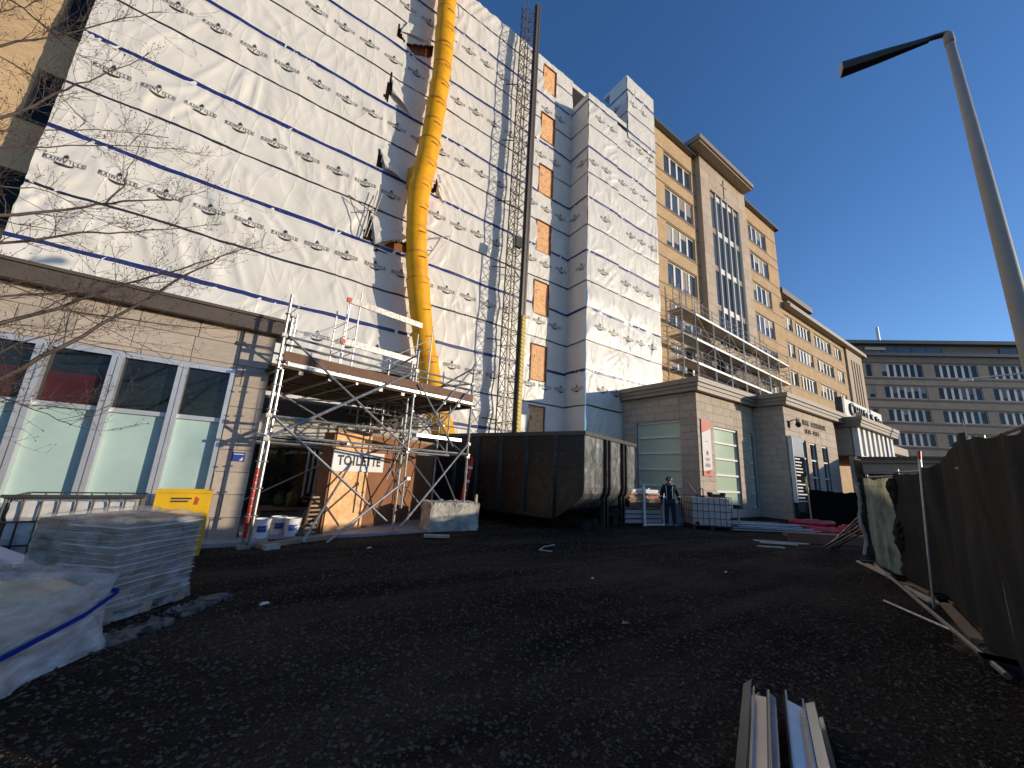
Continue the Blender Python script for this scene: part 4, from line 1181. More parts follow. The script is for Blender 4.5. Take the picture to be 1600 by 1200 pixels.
braces += [((0.1, 3.1, 0.3), (3.0, 3.1, 1.9), 0.022), ((3.2, 0.75, 2.0), (5.0, 0.75, 3.35), 0.02), ((5.0, 0.75, 2.0), (3.3, 0.75, 3.35), 0.02), ((3.2, 2.3, 2.05), (5.1, 2.3, 3.3), 0.02), ((5.1, 2.3, 2.05), (3.2, 2.3, 3.3), 0.02),
           ((3.9, 1.5, 0.1), (3.9, 1.5, 3.35), 0.024), ((4.5, 0.2, 2.0), (4.5, 0.2, 3.4), 0.02), ((3.6, 3.1, 0.1), (3.6, 3.1, 3.4), 0.024), ((0.5, 1.5, 2.45), (3.1, 1.5, 2.45), 0.02), ((3.15, 0.02, 2.75), (5.1, 0.02, 2.75), 0.02),
           ((3.15, 1.5, 2.75), (5.1, 1.5, 2.75), 0.02), ((3.2, 0, 3.0), (3.2, 3.1, 2.6), 0.02), ((4.2, 0.0, 2.75), (4.2, 3.1, 2.75), 0.02), ((0.6, 0.4, 2.9), (2.6, 2.2, 3.3), 0.02), ((4.9, 0.1, 0.3), (4.0, 1.5, 2.0), 0.022)]
for p, q, r in braces: stube('brace', p, q, r)
for u, v, z in ((0, 0, 1.97), (0, 0, 2.43), (0, 0, 4.08), (0.1, 0, 3.95), (3.15, 0, 1.97), (3.15, 0, 4.05), (3.2, -0.08, 1.32), (5.1, 0, 1.97), (5.1, 0, 2.33), (5.1, 0, 4.08), (0.02, -0.05, 1.98)):
    coupler(u, v, z)
# lattice girders under the deck
for v in (1.45, 2.5):
    g = MB()
    g.tube(L(2.6, v, 3.33), L(5.3, v, 3.33), 0.02, 6); g.tube(L(2.6, v, 3.0), L(5.3, v, 3.0), 0.02, 6)
    for k in range(13): g.tube(L(2.65 + 0.21 * k, v, 3.0), L(2.65 + 0.21 * k, v, 3.33), 0.012, 5)
    g.build('lattice_girder', MATS['galv_old'], scA)
# deck planks
for k in range(12):
    v = 0.0 + k * 0.27
    o = MB().box(-0.05 if k % 3 else -0.12, 5.15 if k % 2 else 5.25, v, v + 0.255, 3.42, 3.47, Msc)
    o.build('deck_plank', MATS['timber_dark'], scA)
for u in (0.4, 1.0, 2.2, 2.8, 4.1, 4.6):
    MB().box(u, u + 0.09, 0.01, 3.2, 3.34, 3.415, Msc).build('deck_bearer', MATS['galv_old'], scA)
mat('edge_brown', (0.16, 0.075, 0.04), 0.7, var=0.25, vscale=5)
MB().box(0.05, 5.1, -0.06, -0.02, 3.56, 3.76, Msc).build('edge_board', MATS['edge_brown'], scA)
MB().box(0.15, 5.1, -0.05, -0.01, 3.47, 3.53, Msc).build('edge_beam', MATS['galv'], scA)
MB().box(3.3, 4.75, -0.12, 0.12, 2.36, 2.44, Msc).build('platform', MATS['alu'], scA)
MB().box(2.2, 3.1, 0.3, 0.55, 2.46, 2.50, Msc).build('platform', MATS['red'], scA)
# ladder frames and pale guard planks standing on the deck
for u0 in (0.75, 2.05, 2.35, 4.95):
    hgt = {0.75: 5.35, 2.05: 6.3, 2.35: 6.6, 4.95: 6.4}[u0]
    stube('frame_post', (u0, 2.2, 3.48), (u0, 2.2, hgt), 0.022, 'alu'); stube('frame_post', (u0, 3.1, 3.48), (u0, 3.1, hgt - 0.1), 0.022, 'alu')
    for k in range(5): stube('frame_rung', (u0, 2.2, 3.9 + k * 0.42), (u0, 3.1, 3.9 + k * 0.42), 0.014, 'alu')
for z in (4.98, 6.25):
    o = MB().box(2.0, 4.5, 2.14, 2.19, z - 0.09, z + 0.09, Msc).build('guard_plank', MATS['galv_old'], scA)
    MB().box(1.93, 2.06, 2.13, 2.2, z - 0.06, z + 0.06, Msc).build('pink_end', MATS['orange_red'], o)
for p, q in (((0.75, 2.2, 4.6), (2.05, 2.2, 5.6)), ((2.35, 2.2, 4.0), (4.9, 2.2, 5.9)), ((0.75, 3.1, 4.7), (5.0, 3.1, 4.7)), ((0.75, 3.1, 5.2), (5.0, 3.1, 5.2)), ((3.6, 3.1, 4.6), (4.5, 3.1, 5.3))):
    stube('guard_tube', p, q, 0.016, 'alu')

# ---------------------------------------------------------------- side entrance behind the scaffold
en = thing('entrance_porch', 'pale lintel and dark recess of the side entrance under the scaffold', 'porch', (2, 13.0, 0))
MB().box(0.27, 5.0, 12.9, 13.3, 2.22, 2.72).build('lintel', MATS['white_dirty'], en)
MB().box(0.27, 5.0, 12.84, 13.25, 2.723, 2.84).build('lintel_cap', MATS['white_dirty'], en)
MB().box(0.27, 5.0, 12.95, 13.3, 2.843, 3.3).build('upper_wall', MATS['steel_dark'], en)  # dark colour stands in for the deck's shade on this wall
MB().box(0.27, 5.0, 13.0, 15.7, 3.302, 3.4).build('roof', MATS['roof_grey'], en)
MB().box(0.27, 5.0, 15.4, 15.6, 0, 3.3).build('back_wall', MATS['concrete_grey'], en)
MB().box(4.8, 5.0, 13.31, 15.39, 0, 3.3).build('side_wall', MATS['concrete_grey'], en)
for x in (0.62, 1.9, 2.05, 2.2, 3.2):
    MB().box(x - 0.035, x + 0.035, 14.3, 14.37, 0, 2.9).build('door_frame', MATS['alu'], en)
MB().box(0.66, 1.86, 14.32, 14.34, 0.05, 2.9).build('door_glass', MATS['glass_grey'], en)
MB().box(2.24, 3.16, 14.32, 14.34, 0.05, 2.9).build('door_glass', MATS['white_dirty'], en)
MB().box(0.3, 5.0, 9.7, 15.3, -0.1, 0.03).build('floor_slab', MATS['concrete_grey'], en)

# plywood hoarding and its sign
A_ = Vector((1.85, 9.9, 0)); HB = Vector((5.3, 12.2, 0)); HAn = atan2(HB.y - A_.y, HB.x - A_.x)
hd = thing('plywood_hoarding', 'reddish plywood hoarding around the toilet beside the skip', 'hoarding', tuple(A_), HAn)
Mh = T(A_.x, A_.y, 0, HAn)
for k, (u0, u1) in enumerate(((0, 1.2), (1.21, 2.42), (2.43, 3.64), (3.65, 4.25))):
    MB().box(u0, u1, 0, 0.02, 0.03, 2.33, Mh).build('plywood_sheet', MATS['ply'] if k == 0 else MATS['ply_shaded'], hd)  # first sheet bright as if sunlit, the others darkened in place of shade
for u in (0.02, 1.2, 2.42, 3.63):
    MB().box(u, u + 0.09, 0.021, 0.06, 0.03, 2.33, Mh).build('stud', MATS['timber'], hd)
MB().box(-0.02, 4.3, -0.02, 0.08, 2.335, 2.42, Mh).build('top_rail', MATS['timber'], hd)
MB().box(-0.05, -0.01, 0.03, 0.35, 0.03, 2.3, Mh).build('side_sheet', MATS['ply_shaded'], hd)
sgn = thing('toilet_sign', 'white board reading TOILETTE on the plywood hoarding', 'sign', tuple(Mh @ Vector((0.85, -0.03, 1.4))), HAn)
MB().box(-0.06, 1.72, -0.035, -0.005, 1.41, 1.90, Mh).build('board', MATS['sign_white'], sgn)
for i, ch in enumerate('TOILETTE'):
    V, Fc = text_tris(ch, 0.32, bold=0.010)
    x = (0.17, 0.40, 0.60, 0.75, 0.95, 1.13, 1.32, 1.50)[i]
    MB().add([Mh @ Vector((x + p[0] * 1.0, -0.039, 1.66 + p[1])) for p in V], [tuple(t) for t in Fc]).build('letter', MATS['print'], sgn)

# ---------------------------------------------------------------- roll-off skip
mat('skip_black', (0.012, 0.0118, 0.0116), 0.38, var=0.4, vscale=2.5, bump=0.012, bscale=2.2, rvar=0.14, col2=(0.05, 0.038, 0.030), c2scale=3.2, c2thr=(0.6, 0.70))
mat('skip_worn', (0.20, 0.205, 0.20), 0.34, metal=0.5, var=0.5, vscale=3.5, bump=0.02, bscale=1.7, rvar=0.18, col2=(0.42, 0.42, 0.40), c2scale=5, c2thr=(0.58, 0.68), stretch=(1, 1, 0.6))
SR = radians(18)
sk = thing('roll_off_skip', 'large black steel roll-off skip with ribbed sides', 'skip', (8.13, 8.0, 0), SR)
Mk = T(8.13, 8.0, 0, SR)
SW, SL, SH = 4.15, 7.4, 2.86
prof = [(0.0, 2.78), (0.0, 1.30), (0.03, 1.12), (0.12, 0.97), (0.5, 0.66), (0.95, 0.36), (SL, 0.36), (SL, 2.78)]
def profile_sheet(x0, x1, name, m):
    n = len(prof)
    MB().add([Mk @ Vector((x0, y, z)) for y, z in prof] + [Mk @ Vector((x1, y, z)) for y, z in prof],
             [tuple(range(n)), tuple(reversed(range(n, 2 * n)))] + [(i, i + n, (i + 1) % n + n, (i + 1) % n) for i in range(n)]).build(name, m, sk)
profile_sheet(0.0, 0.04, 'side', MATS['skip_black']); profile_sheet(SW - 0.04, SW, 'side', MATS['skip_black'])
def end_sheet(pr, name, m, off):
    vs = []; fs = []
    for x in (0.041, SW - 0.041):
        for y, z in pr: vs.append(Mk @ Vector((x, y + off, z)))
        for y, z in pr: vs.append(Mk @ Vector((x, y + off + 0.03, z)))
    n = len(pr)
    for i in range(n - 1):
        fs.append((i, i + 1, 2 * n + i + 1, 2 * n + i)); fs.append((n + i, 3 * n + i, 3 * n + i + 1, n + i + 1))
    MB().add(vs, fs).build(name, m, sk)
end_sheet(prof[:5], 'front_end', MATS['skip_worn'], 0.0); end_sheet(prof[4:7], 'floor', MATS['skip_black'], 0.0)
MB().box(0.041, SW - 0.041, SL - 0.04, SL - 0.001, 0.4, 2.77, Mk).build('rear_end', MATS['skip_black'], sk)
r_ = MB(); r_.box(-0.05, SW + 0.05, -0.06, 0.07, 2.782, 2.90, Mk); r_.box(-0.05, 0.09, 0.071, SL - 0.07, 2.782, 2.90, Mk); r_.box(SW - 0.09, SW + 0.05, 0.071, SL - 0.07, 2.782, 2.90, Mk); r_.box(-0.05, SW + 0.05, SL - 0.069, SL + 0.06, 2.782, 2.90, Mk)
mat('rim_steel', (0.085, 0.078, 0.072), 0.42, metal=0.3, var=0.3, vscale=5)
r_.build('rim', MATS['rim_steel'], sk)
for y in (1.0, 2.05, 3.1, 4.15, 5.2, 6.3):
    o = MB().add([Mk @ Vector(p) for p in ((-0.09, y - 0.05, 0.4), (-0.09, y + 0.05, 0.4), (-0.001, y + 0.11, 0.4), (-0.001, y - 0.11, 0.4), (-0.09, y - 0.05, 2.78), (-0.09, y + 0.05, 2.78), (-0.001, y + 0.11, 2.78), (-0.001, y - 0.11, 2.78))],
                 [(0, 1, 5, 4), (0, 4, 7, 3), (1, 2, 6, 5), (0, 3, 2, 1), (4, 5, 6, 7)])
    o.build('rib', MATS['skip_black'], sk)
MB().box(-0.03, -0.002, 0.25, SL, 1.84, 1.88, Mk).build('side_bar', MATS['skip_black'], sk)
MB().box(-0.06, -0.002, 0.96, SL, 0.36, 0.48, Mk).build('bottom_rail', MATS['skip_black'], sk)
for x in (1.35, 1.62, 2.75, 3.02):
    vs = [(x, y - 0.10, z) for y, z in prof[:4]] + [(x + 0.10, y - 0.10, z) for y, z in prof[:4]]
    vs = [Mk @ Vector(p) for p in vs]; vs += [Mk @ Vector((x, y + 0.01, z)) for y, z in prof[:4]] + [Mk @ Vector((x + 0.10, y + 0.01, z)) for y, z in prof[:4]]
    fs = []
    for i in range(3): fs += [(i, i + 1, 5 + i, 4 + i), (i, 8 + i, 9 + i, i + 1), (4 + i, 5 + i, 13 + i, 12 + i)]
    MB().add(vs, fs).build('end_rib', MATS['skip_black'], sk)
    MB().box(x, x + 0.10, 0.0, 0.10, 0.05, 1.0, Mk).build('end_leg', MATS['skip_black'], sk)
for x in (1.4, 2.8):
    MB().box(x, x + 0.14, 0.3, SL, 0.12, 0.358, Mk).build('skid_rail', MATS['skip_black'], sk)
for x in (1.3, 2.95):
    for y in (0.5, SL - 0.6):
        MB().path([Mk @ Vector((x - 0.12, y, 0.13)), Mk @ Vector((x + 0.12, y, 0.13))], 0.13, 14).build('roller', MATS['steel_dark'], sk)
for y, z in ((0.7, 2.2), (1.55, 2.15), (1.6, 1.95), (2.4, 2.0), (1.3, 1.6)):
    MB().box(-0.016, -0.001, y, y + 0.10, z, z + 0.05, Mk @ Matrix.Rotation(0.02, 4, 'X')).build('scuff_patch', MATS['rim_steel'], sk)

# ---------------------------------------------------------------- concrete block, delineator posts, timber ends
def lump_box(name, M, sx, sy, sz, mm, parent=None, rough=0.02, n=8, seed=1):
    rs = random.Random(seed); b = MB(); idx = {}
    def vid(p):
        k = tuple(round(c, 4) for c in p)
        if k not in idx:
            e = [min(c, s - c) for c, s in zip(p, (sx, sy, sz))]
            near = sorted(e)[1]
            j = [rs.uniform(-rough, rough) * (1.6 if near < 0.06 else 0.5) for _ in range(3)]
            q = Vector(p)
            cen = Vector((sx / 2, sy / 2, sz / 2))
            if near < 0.03: q = q + (cen - q).normalized() * rough * 1.1
            idx[k] = len(b.v); b.v.append(tuple(M @ (q + Vector(j))))
        return idx[k]
    def face(o, du, dv, nu, nv):
        for i in range(nu):
            for j in range(nv):
                P = [Vector(o) + Vector(du) * (a / nu) + Vector(dv) * (c / nv) for a, c in ((i, j), (i + 1, j), (i + 1, j + 1), (i, j + 1))]
                b.f.append(tuple(vid(p) for p in P))
    nx, ny, nz = [max(2, int(n * s / max(sx, sy, sz))) for s in (sx, sy, sz)]
    face((0, 0, 0), (sx, 0, 0), (0, 0, sz), nx, nz); face((0, sy, 0), (0, 0, sz), (sx, 0, 0), nz, nx)
    face((0, 0, 0), (0, 0, sz), (0, sy, 0), nz, ny); face((sx, 0, 0), (0, sy, 0), (0, 0, sz), ny, nz)
    face((0, 0, sz), (sx, 0, 0), (0, sy, 0), nx, ny); face((0, 0, 0), (0, sy, 0), (sx, 0, 0), ny, nx)
    return b.build(name, mm, parent)
mat('block_concrete', (0.56, 0.52, 0.43), 0.95, var=0.22, vscale=7, bump=0.004, bscale=30, col2=(0.36, 0.33, 0.28), c2scale=4)
cb = thing('concrete_block', 'rough pale concrete ballast block in front of the skip', 'block', (4.9, 9.9, 0), radians(-5))
lump_box('block', T(4.30, 9.68, -0.02, radians(-5)), 1.40, 0.78, 0.75, MATS['block_concrete'], cb, 0.012, 26, 4)
for x in (0.35, 0.75):
    MB().path([T(4.30, 9.68, 0.73, radians(-5)) @ Vector(p) for p in ((x, 0.3, -0.02), (x, 0.3, 0.04), (x + .05, 0.32, 0.06), (x + 0.1, 0.34, 0.04), (x + .1, .34, -0.02))], 0.012, 6).build('lifting_loop', MATS['galv_old'], cb)
dp = thing('red_delineator', 'leaning red plastic delineator post with white bands behind the concrete block', 'post', (5.62, 10.62, 0))
pa, pb = Vector((5.62, 10.62, 0.0)), Vector((5.93, 10.62, 2.0))
def along(t): return pa + (pb - pa) * t
MB().path([along(0.0), along(0.06), along(0.9), along(0.97), along(1.0)], [0.13, 0.095, 0.085, 0.075, 0.03], 14).build('tube', MATS['red'], dp, smooth=True)
for t in (0.62, 0.82): MB().path([along(t), along(t + 0.035)], 0.089, 14, cap=False).build('white_band', MATS['sign_white'], dp, smooth=True)
MB().path([along(1.0), along(1.02)], [0.04, 0.03], 10).build('cap', MATS['red'], dp)
ps = thing('pale_stub_post', 'short pale pink stub post beside the concrete block', 'post', (5.95, 10.2, 0))
MB().path([(5.95, 10.25, 0), (5.97, 10.25, 0.88), (5.97, 10.25, 0.92)], [0.045, 0.045, 0.03], 10).build('stub', MATS['timber_pale'], ps)
tag(MB().box(-0.3, 0.3, -0.06, 0.06, 0.0, 0.06, T(4.2, 8.95, 0.0, radians(-25))).build('timber_offcut', MATS['timber_pale']), 'short pale timber offcut lying in front of the concrete block', 'timber')
tag(MB().box(-0.75, 0.75, -0.06, 0.06, 0.0, 0.08, T(1.25, 9.12, 0.0, radians(25))).build('timber_beam', MATS['timber']), 'long timber beam on the ground at the foot of the scaffold', 'timber')
tag(MB().box(-0.13, 0.13, -0.07, 0.07, 0.0, 0.09, T(0.78, 8.62, 0.0, radians(20))).build('timber_wedge', MATS['timber_pale']), 'yellowish timber wedge by the front left scaffold foot', 'timber')

# ---------------------------------------------------------------- long scaffold on the entrance roofs in front of the brick building
scB = thing('facade_scaffold', 'long galvanized frame scaffold above the entrance blocks before the brick building', 'scaffold', (26.4, 14.6, 6), radians(2.6))
MsB = T(26.4, 14.6, 0, radians(2.6))
NB = 7; BW = 2.75; D_ = 1.15
lev = [6.6, 8.35, 10.15, 12.0, 14.0]
sm_post = MB().tube((0, 0, 0), (0, 0, 1), 0.034, 6).mesh('frame_post', MATS['galv'])
def put(mesh, name, M): return link(name, mesh, scB, MsB @ M)
def postB(u, v, z0, z1): put(sm_post, 'frame_post', Matrix.Translation((u, v, z0)) @ Matrix.Diagonal((1, 1, z1 - z0, 1)))
sm_bar = MB().tube((0, 0, 0), (BW, 0, 0), 0.026, 6).mesh('rail', MATS['galv'])
sm_bar2 = MB().tube((0, 0, 0), (0, D_, 0), 0.026, 6).mesh('cross_bar', MATS['galv'])
sm_deck = MB().box(0.02, BW - 0.02, 0.02, D_ - 0.02, 0, 0.07).mesh('deck', MATS['galv_old'])
sm_edge = MB().box(0, BW, -0.05, -0.01, -0.05, 0.12).mesh('deck_edge', MATS['galv'])
top = 15.1
for i in range(NB + 1):
    u = i * BW
    for v in (0.0, D_):
        postB(u, v, 6.3, top)
    postB(u + 0.16, 0.0, 6.3, 14.2 if i % 2 else 12.2)
    for z in lev: put(sm_bar2, 'cross_bar', Matrix.Translation((u, 0, z)))
    for k in range(6): put(sm_bar2, 'cross_bar', Matrix.Translation((u, 0, 12.3 + 0.42 * k)))
for i in range(NB):
    u = i * BW
    for z in lev[1:]:
        put(sm_deck, 'deck', Matrix.Translation((u, 0, z)))
        put(sm_edge, 'deck_edge', Matrix.Translation((u, 0, z)))
        for dz in (0.55, 1.02):
            put(sm_bar, 'rail', Matrix.Translation((u, -0.03, z + dz)))
    for j, z in enumerate(lev[:-1]):
        z1 = lev[j + 1]
        a, b2 = ((u, -0.05, z), (u + BW, -0.05, z1)) if (i + j) % 2 == 0 else ((u + BW, -0.05, z), (u, -0.05, z1))
        MB().tube(MsB @ Vector(a), MsB @ Vector(b2), 0.021, 6).build('brace', MATS['galv'], scB)
        if (i + j) % 3 == 0:
            MB().tube(MsB @ Vector((u, D_, z1)), MsB @ Vector((u + BW, D_, z)), 0.021, 6).build('brace', MATS['galv'], scB)
        MB().tube(MsB @ Vector((u, D_ * 0.5, z + 0.1)), MsB @ Vector((u + BW, D_ * 0.5, z1)), 0.016, 5).build('inner_brace', MATS['galv'], scB)
        MB().tube(MsB @ Vector((u, D_, z + 1.0)), MsB @ Vector((u + BW, D_, z + 1.0)), 0.02, 5).build('inner_rail', MATS['galv'], scB)
        # short inner guard frames
        for du in (0.9, 1.8):
            MB().tube(MsB @ Vector((u + du, 0.02, z + 0.05)), MsB @ Vector((u + du, 0.02, z + 1.05)), 0.018, 6).build('guard_post', MATS['galv'], scB)
# ladder bay at the left end and taller end frames standing above the deck
for v in (0.0, D_): postB(-1.9, v, 9.0, 15.4)
for k in range(12): put(sm_bar2, 'cross_bar', Matrix.Translation((-1.9, 0, 9.3 + 0.5 * k)))
smb = MB().tube((0, 0, 0), (1.9, 0, 0), 0.026, 6).mesh('rail', MATS['galv'])
for z in (9.2, 10.15, 11.2, 12.0, 13.0, 14.0, 15.0): put(smb, 'rail', Matrix.Translation((-1.9, 0, z)))
smd = MB().box(0, 1.9, 0.02, D_, 0, 0.07).mesh('deck', MATS['galv_old'])
for z in (10.15, 12.0, 14.0): put(smd, 'deck', Matrix.Translation((-1.9, 0, z)))
for u, zt in ((-1.0, 17.2), (0.0, 17.0), (1.0, 18.2), (2.75, 16.8), (10.0, 18.6), (11.0, 19.0), (13.9, 18.2), (15.6, 18.0), (17.6, 16.4), (19.2, 16.0)):
    postB(u, D_, 14.0, zt); postB(u + 0.95, D_, 14.0, zt - 0.3)
    for k in range(int((zt - 14.4) / 0.45)):
        MB().tube(MsB @ Vector((u, D_, 14.5 + 0.45 * k)), MsB @ Vector((u + 0.95, D_, 14.5 + 0.45 * k)), 0.014, 5).build('rung', MATS['galv'], scB)
for u, z, w in ((3.3, 12.1, 1.1), (9.2, 6.6, 1.6), (12.2, 6.6, 1.3), (6.0, 10.22, 0.9)):
    MB().box(u, u + w, 0.25, 0.95, z, z + 0.5, MsB).build('stacked_boards', MATS['timber'], scB)
for u in (8.0, 9.0, 12.2): MB().box(u, u + 0.12, -0.02, 0.1, 6.3, 7.9, MsB).build('red_post', MATS['red'], scB)
for u, v, z in ((5.1, 0.4, 11.0), (5.9, 0.4, 10.95), (7.2, 0.5, 10.9), (5.6, 0.5, 8.9), (6.6, 0.45, 8.85)):
    MB().lathe([(0.0, 0), (0.42, 0.03), (0.46, 0.4), (0.45, 0.85), (0.40, 0.95), (0, 0.96)], MsB @ Vector((u, v + 0.1, z - 0.62)), 14).build('drum', MATS['steel_dark'], scB, smooth=True)
# ---------------------------------------------------------------- site fence with dark privacy fabric
def fabric_mat(name, col, tr):
    m = mat(name, col, 0.85, var=0.35, vscale=1.6, trans=tr, bump=0.02, bscale=4, stretch=(1, 1, 0.5))
    return m
fabric_mat('fabric_black', (0.0095, 0.0098, 0.0088), 0.025)
mat('opening_black', (0.004, 0.004, 0.004), 0.95, spec=0.1)  # near black, stands in for the darkness of an opening
m_ol = mat('fabric_olive', (0.27, 0.26, 0.18), 0.85, var=0.45, vscale=3.0, trans=0.6, bump=0.05, bscale=5, stretch=(1, 1, 0.8), col2=(0.15, 0.15, 0.10), c2scale=2.4)
def cloth_panel(p, q, z0, z1, seed, amp=0.05, sag=0.06, n=60, m=26, z2=None):
    """hanging fabric between two posts: wavy in depth, ragged top and bottom"""
    p = np.array(p, float); q = np.array(q, float); d = q - p; Ln = np.hypot(*d); d /= Ln; nn = np.array([-d[1], d[0]])
    V = []; F = []
    for i in range(n + 1):
        s = i / n; x = s * Ln
        for j in range(m + 1):
            t = j / m
            zt = z1 + ((z2 if z2 is not None else z1) - z1) * s - sag * sin(pi * s) - 0.05 * abs(sin(7.3 * x + seed)) * (vnoise(x * 3, seed, 3) * 1.4)
            zb = z0 + 0.05 * float(vnoise(x * 2.2, seed * 1.7, 4))
            z = zb + (zt - zb) * t + 0.0
            w = amp * (2 * float(vnoise(x * 1.6 + 0.25 * z, z * 0.5 + seed, seed + 1)) - 1) + 0.5 * amp * (2 * float(vnoise(x * 5 + z, z * 1.1, seed + 2)) - 1)
            w += 0.05 * float(vnoise(x * 2.3, seed * 3.3, seed + 5)) * (0.4 + t)
            V.append((p[0] + d[0] * x + nn[0] * w, p[1] + d[1] * x + nn[1] * w, z))
    for i in range(n):
        for j in range(m):
            a = i * (m + 1) + j
            F.append((a, a + m + 1, a + m + 2, a + 1))
    return V, F
def fence_panel(label, p, q, h, seed, fab, frame=True, amp=0.05, base=-0.01, extra=True, sag=0.06, h2=None):
    c = ((p[0] + q[0]) / 2, (p[1] + q[1]) / 2, 0)
    t = thing('site_fence', label, 'fence', c, atan2(q[1] - p[1], q[0] - p[0]), 'site fence panels')
    dx, dy = q[0] - p[0], q[1] - p[1]; Ln = sqrt(dx * dx + dy * dy); ux, uy = dx / Ln, dy / Ln; nx, ny = -uy, ux
    for e in (p, q):
        MB().tube((e[0], e[1], 0), (e[0], e[1], h + 0.06), 0.025, 8).build('post', MATS['galv_old'], t)
        MB().box(-0.32, 0.32, -0.11, 0.11, 0, 0.09, T(e[0], e[1], 0, atan2(ny, nx))).build('foot', MATS['black_rubber'], t)
    for z in (0.14, h):
        MB().tube((p[0], p[1], z), (q[0], q[1], z), 0.02, 8).build('rail', MATS['galv_old'], t)
    # wire mesh behind the fabric
    w = MB()
    k = int(Ln / 0.22)
    for i in range(1, k): w.tube((p[0] + dx * i / k, p[1] + dy * i / k, 0.15), (p[0] + dx * i / k, p[1] + dy * i / k, h), 0.004, 4)
    for j in range(1, 9): w.tube((p[0], p[1], 0.15 + (h - .15) * j / 9), (q[0], q[1], 0.15 + (h - .15) * j / 9), 0.004, 4)
    o = w.build('wire_mesh', MATS['galv_old'], t); o['kind'] = 'stuff'
    s = -1 if nx * -c[0] + ny * -c[1] < 0 else 1          # towards the camera
    off = 0.13 * s
    V, F = cloth_panel((p[0] + nx * off, p[1] + ny * off), (q[0] + nx * off, q[1] + ny * off), base, h + 0.02, seed, amp, sag, z2=h2)
    MB().add(V, F).build('fabric', MATS[fab], t, smooth=True)
    return t
F0, F1, F2, F3, F4 = (12.2, 2.81), (10.75, 2.0), (9.55, 1.31), (6.45, 0.50), (3.0, -0.42)
fence_panel('olive fabric fence panel at the far end of the dark site fence', F0, F1, 1.95, 3, 'fabric_olive', amp=0.035, base=0.06)
fence_panel('fence panel with shaded dark grey fabric between olive and black panels', F1, F2, 2.02, 5, 'fabric_black', amp=0.03)
fence_panel('black fabric fence panel filling the right edge of the yard', F2, F3, 1.98, 7, 'fabric_black', amp=0.06, sag=0.02, h2=2.5)
fence_panel('black fabric fence panel nearest the camera, outside the right edge', F3, F4, 2.2, 8, 'fabric_black', amp=0.09)
# bunched fabric hanging at two of the posts
def bunch(label, x, y, h, seed, m):
    t = thing('bunched_fabric', label, 'fabric', (x, y, 0))
    rs = random.Random(seed); k = 22; V = []; F = []; n = 14
    for i in range(k + 1):
        z = h - (h - 0.12) * i / k
        base = 0.035 + 0.055 * abs(sin(2.1 * i / k * pi + seed)) + 0.025 * (i / k)
        for j in range(n):
            a = 2 * pi * j / n; r = base * (0.55 + 0.75 * rs.random())
            V.append((x + r * cos(a) + 0.05 * sin(i * 0.5 + seed), y + r * sin(a), z))
    for i in range(k):
        for j in range(n):
            F.append((i * n + j, (i + 1) * n + j, (i + 1) * n + (j + 1) % n, i * n + (j + 1) % n))
    MB().add(V, F).build('fold', m, t, smooth=False)
bunch('torn dark fabric gathered on the end post of the site fence', 12.12, 2.88, 1.95, 1, MATS['fabric_black'])
bunch('dark fabric bunched in folds on the post beside the olive panel', 10.72, 2.08, 1.9, 4, MATS['fabric_black'])
mat('fabric_pale', (0.30, 0.29, 0.26), 0.8, var=0.3, vscale=5)
for i, (x, y) in enumerate(((12.3, 3.0), (12.05, 2.98))):
    pts = [(x + 0.04 * sin(k * 1.3 + i), y + 0.03 * cos(k), 1.9 - 0.14 * k) for k in range(13)]
    tag(MB().path(pts, [0.03 + 0.018 * abs(sin(k * 1.7 + i)) for k in range(13)], 6).build('hanging_rag', MATS['fabric_pale']),
        ('pale twisted rag hanging at the outer side of the fence end post', 'pale twisted rag hanging nearest the olive panel on the fence end post')[i], 'rag')
# stay poles
sp1 = thing('fence_stay', 'slanted grey pole leaning on the black fence panel', 'pole', (9.0, 1.25, 0))
MB().tube((8.62, 1.42, 0.7), (8.80, 1.36, 2.15), 0.022, 8).build('pole', MATS['galv'], sp1)
MB().tube((8.80, 1.36, 2.15), (8.82, 1.353, 2.28), 0.026, 8).build('red_tip', MATS['red'], sp1)
MB().tube((8.55, 1.45, 0.02), (8.62, 1.42, 0.7), 0.018, 8).build('lower_pole', MATS['galv_old'], sp1)
# boards and pipe along the foot of the fence
for i, (x, y, a, l, m, w) in enumerate(((11.3, 2.62, 30, 2.2, 'timber_pale', .14), (9.95, 1.85, 30, 1.9, 'timber', .2), (9.5, 1.75, 27, 1.1, 'timber_pale', .16), (8.3, 1.2, 15, 2.2, 'timber', .12))):
    tag(MB().box(-l / 2, l / 2, -w / 2, w / 2, 0, 0.035, T(x, y, 0.01, radians(a))).build('fence_board', MATS[m]),
        ('long pale board along the foot of the olive fence panel', 'wide weathered board at the foot of the shaded fence panel', 'short pale board lying beside the weathered one by the fence', 'narrow board along the foot of the black fence panel')[i], 'board')
tag(MB().tube((12.0, 2.85, 0.06), (6.0, 0.62, 0.06), 0.03, 8).build('ground_pipe', MATS['galv']), 'long galvanized pipe lying along the foot of the fence', 'pipe')
tag(MB().tube((8.2, 1.9, 0.05), (7.25, 1.05, 0.05), 0.018, 8).build('ground_rod', MATS['galv']), 'short galvanized rod lying at right angles to the fence', 'rod')

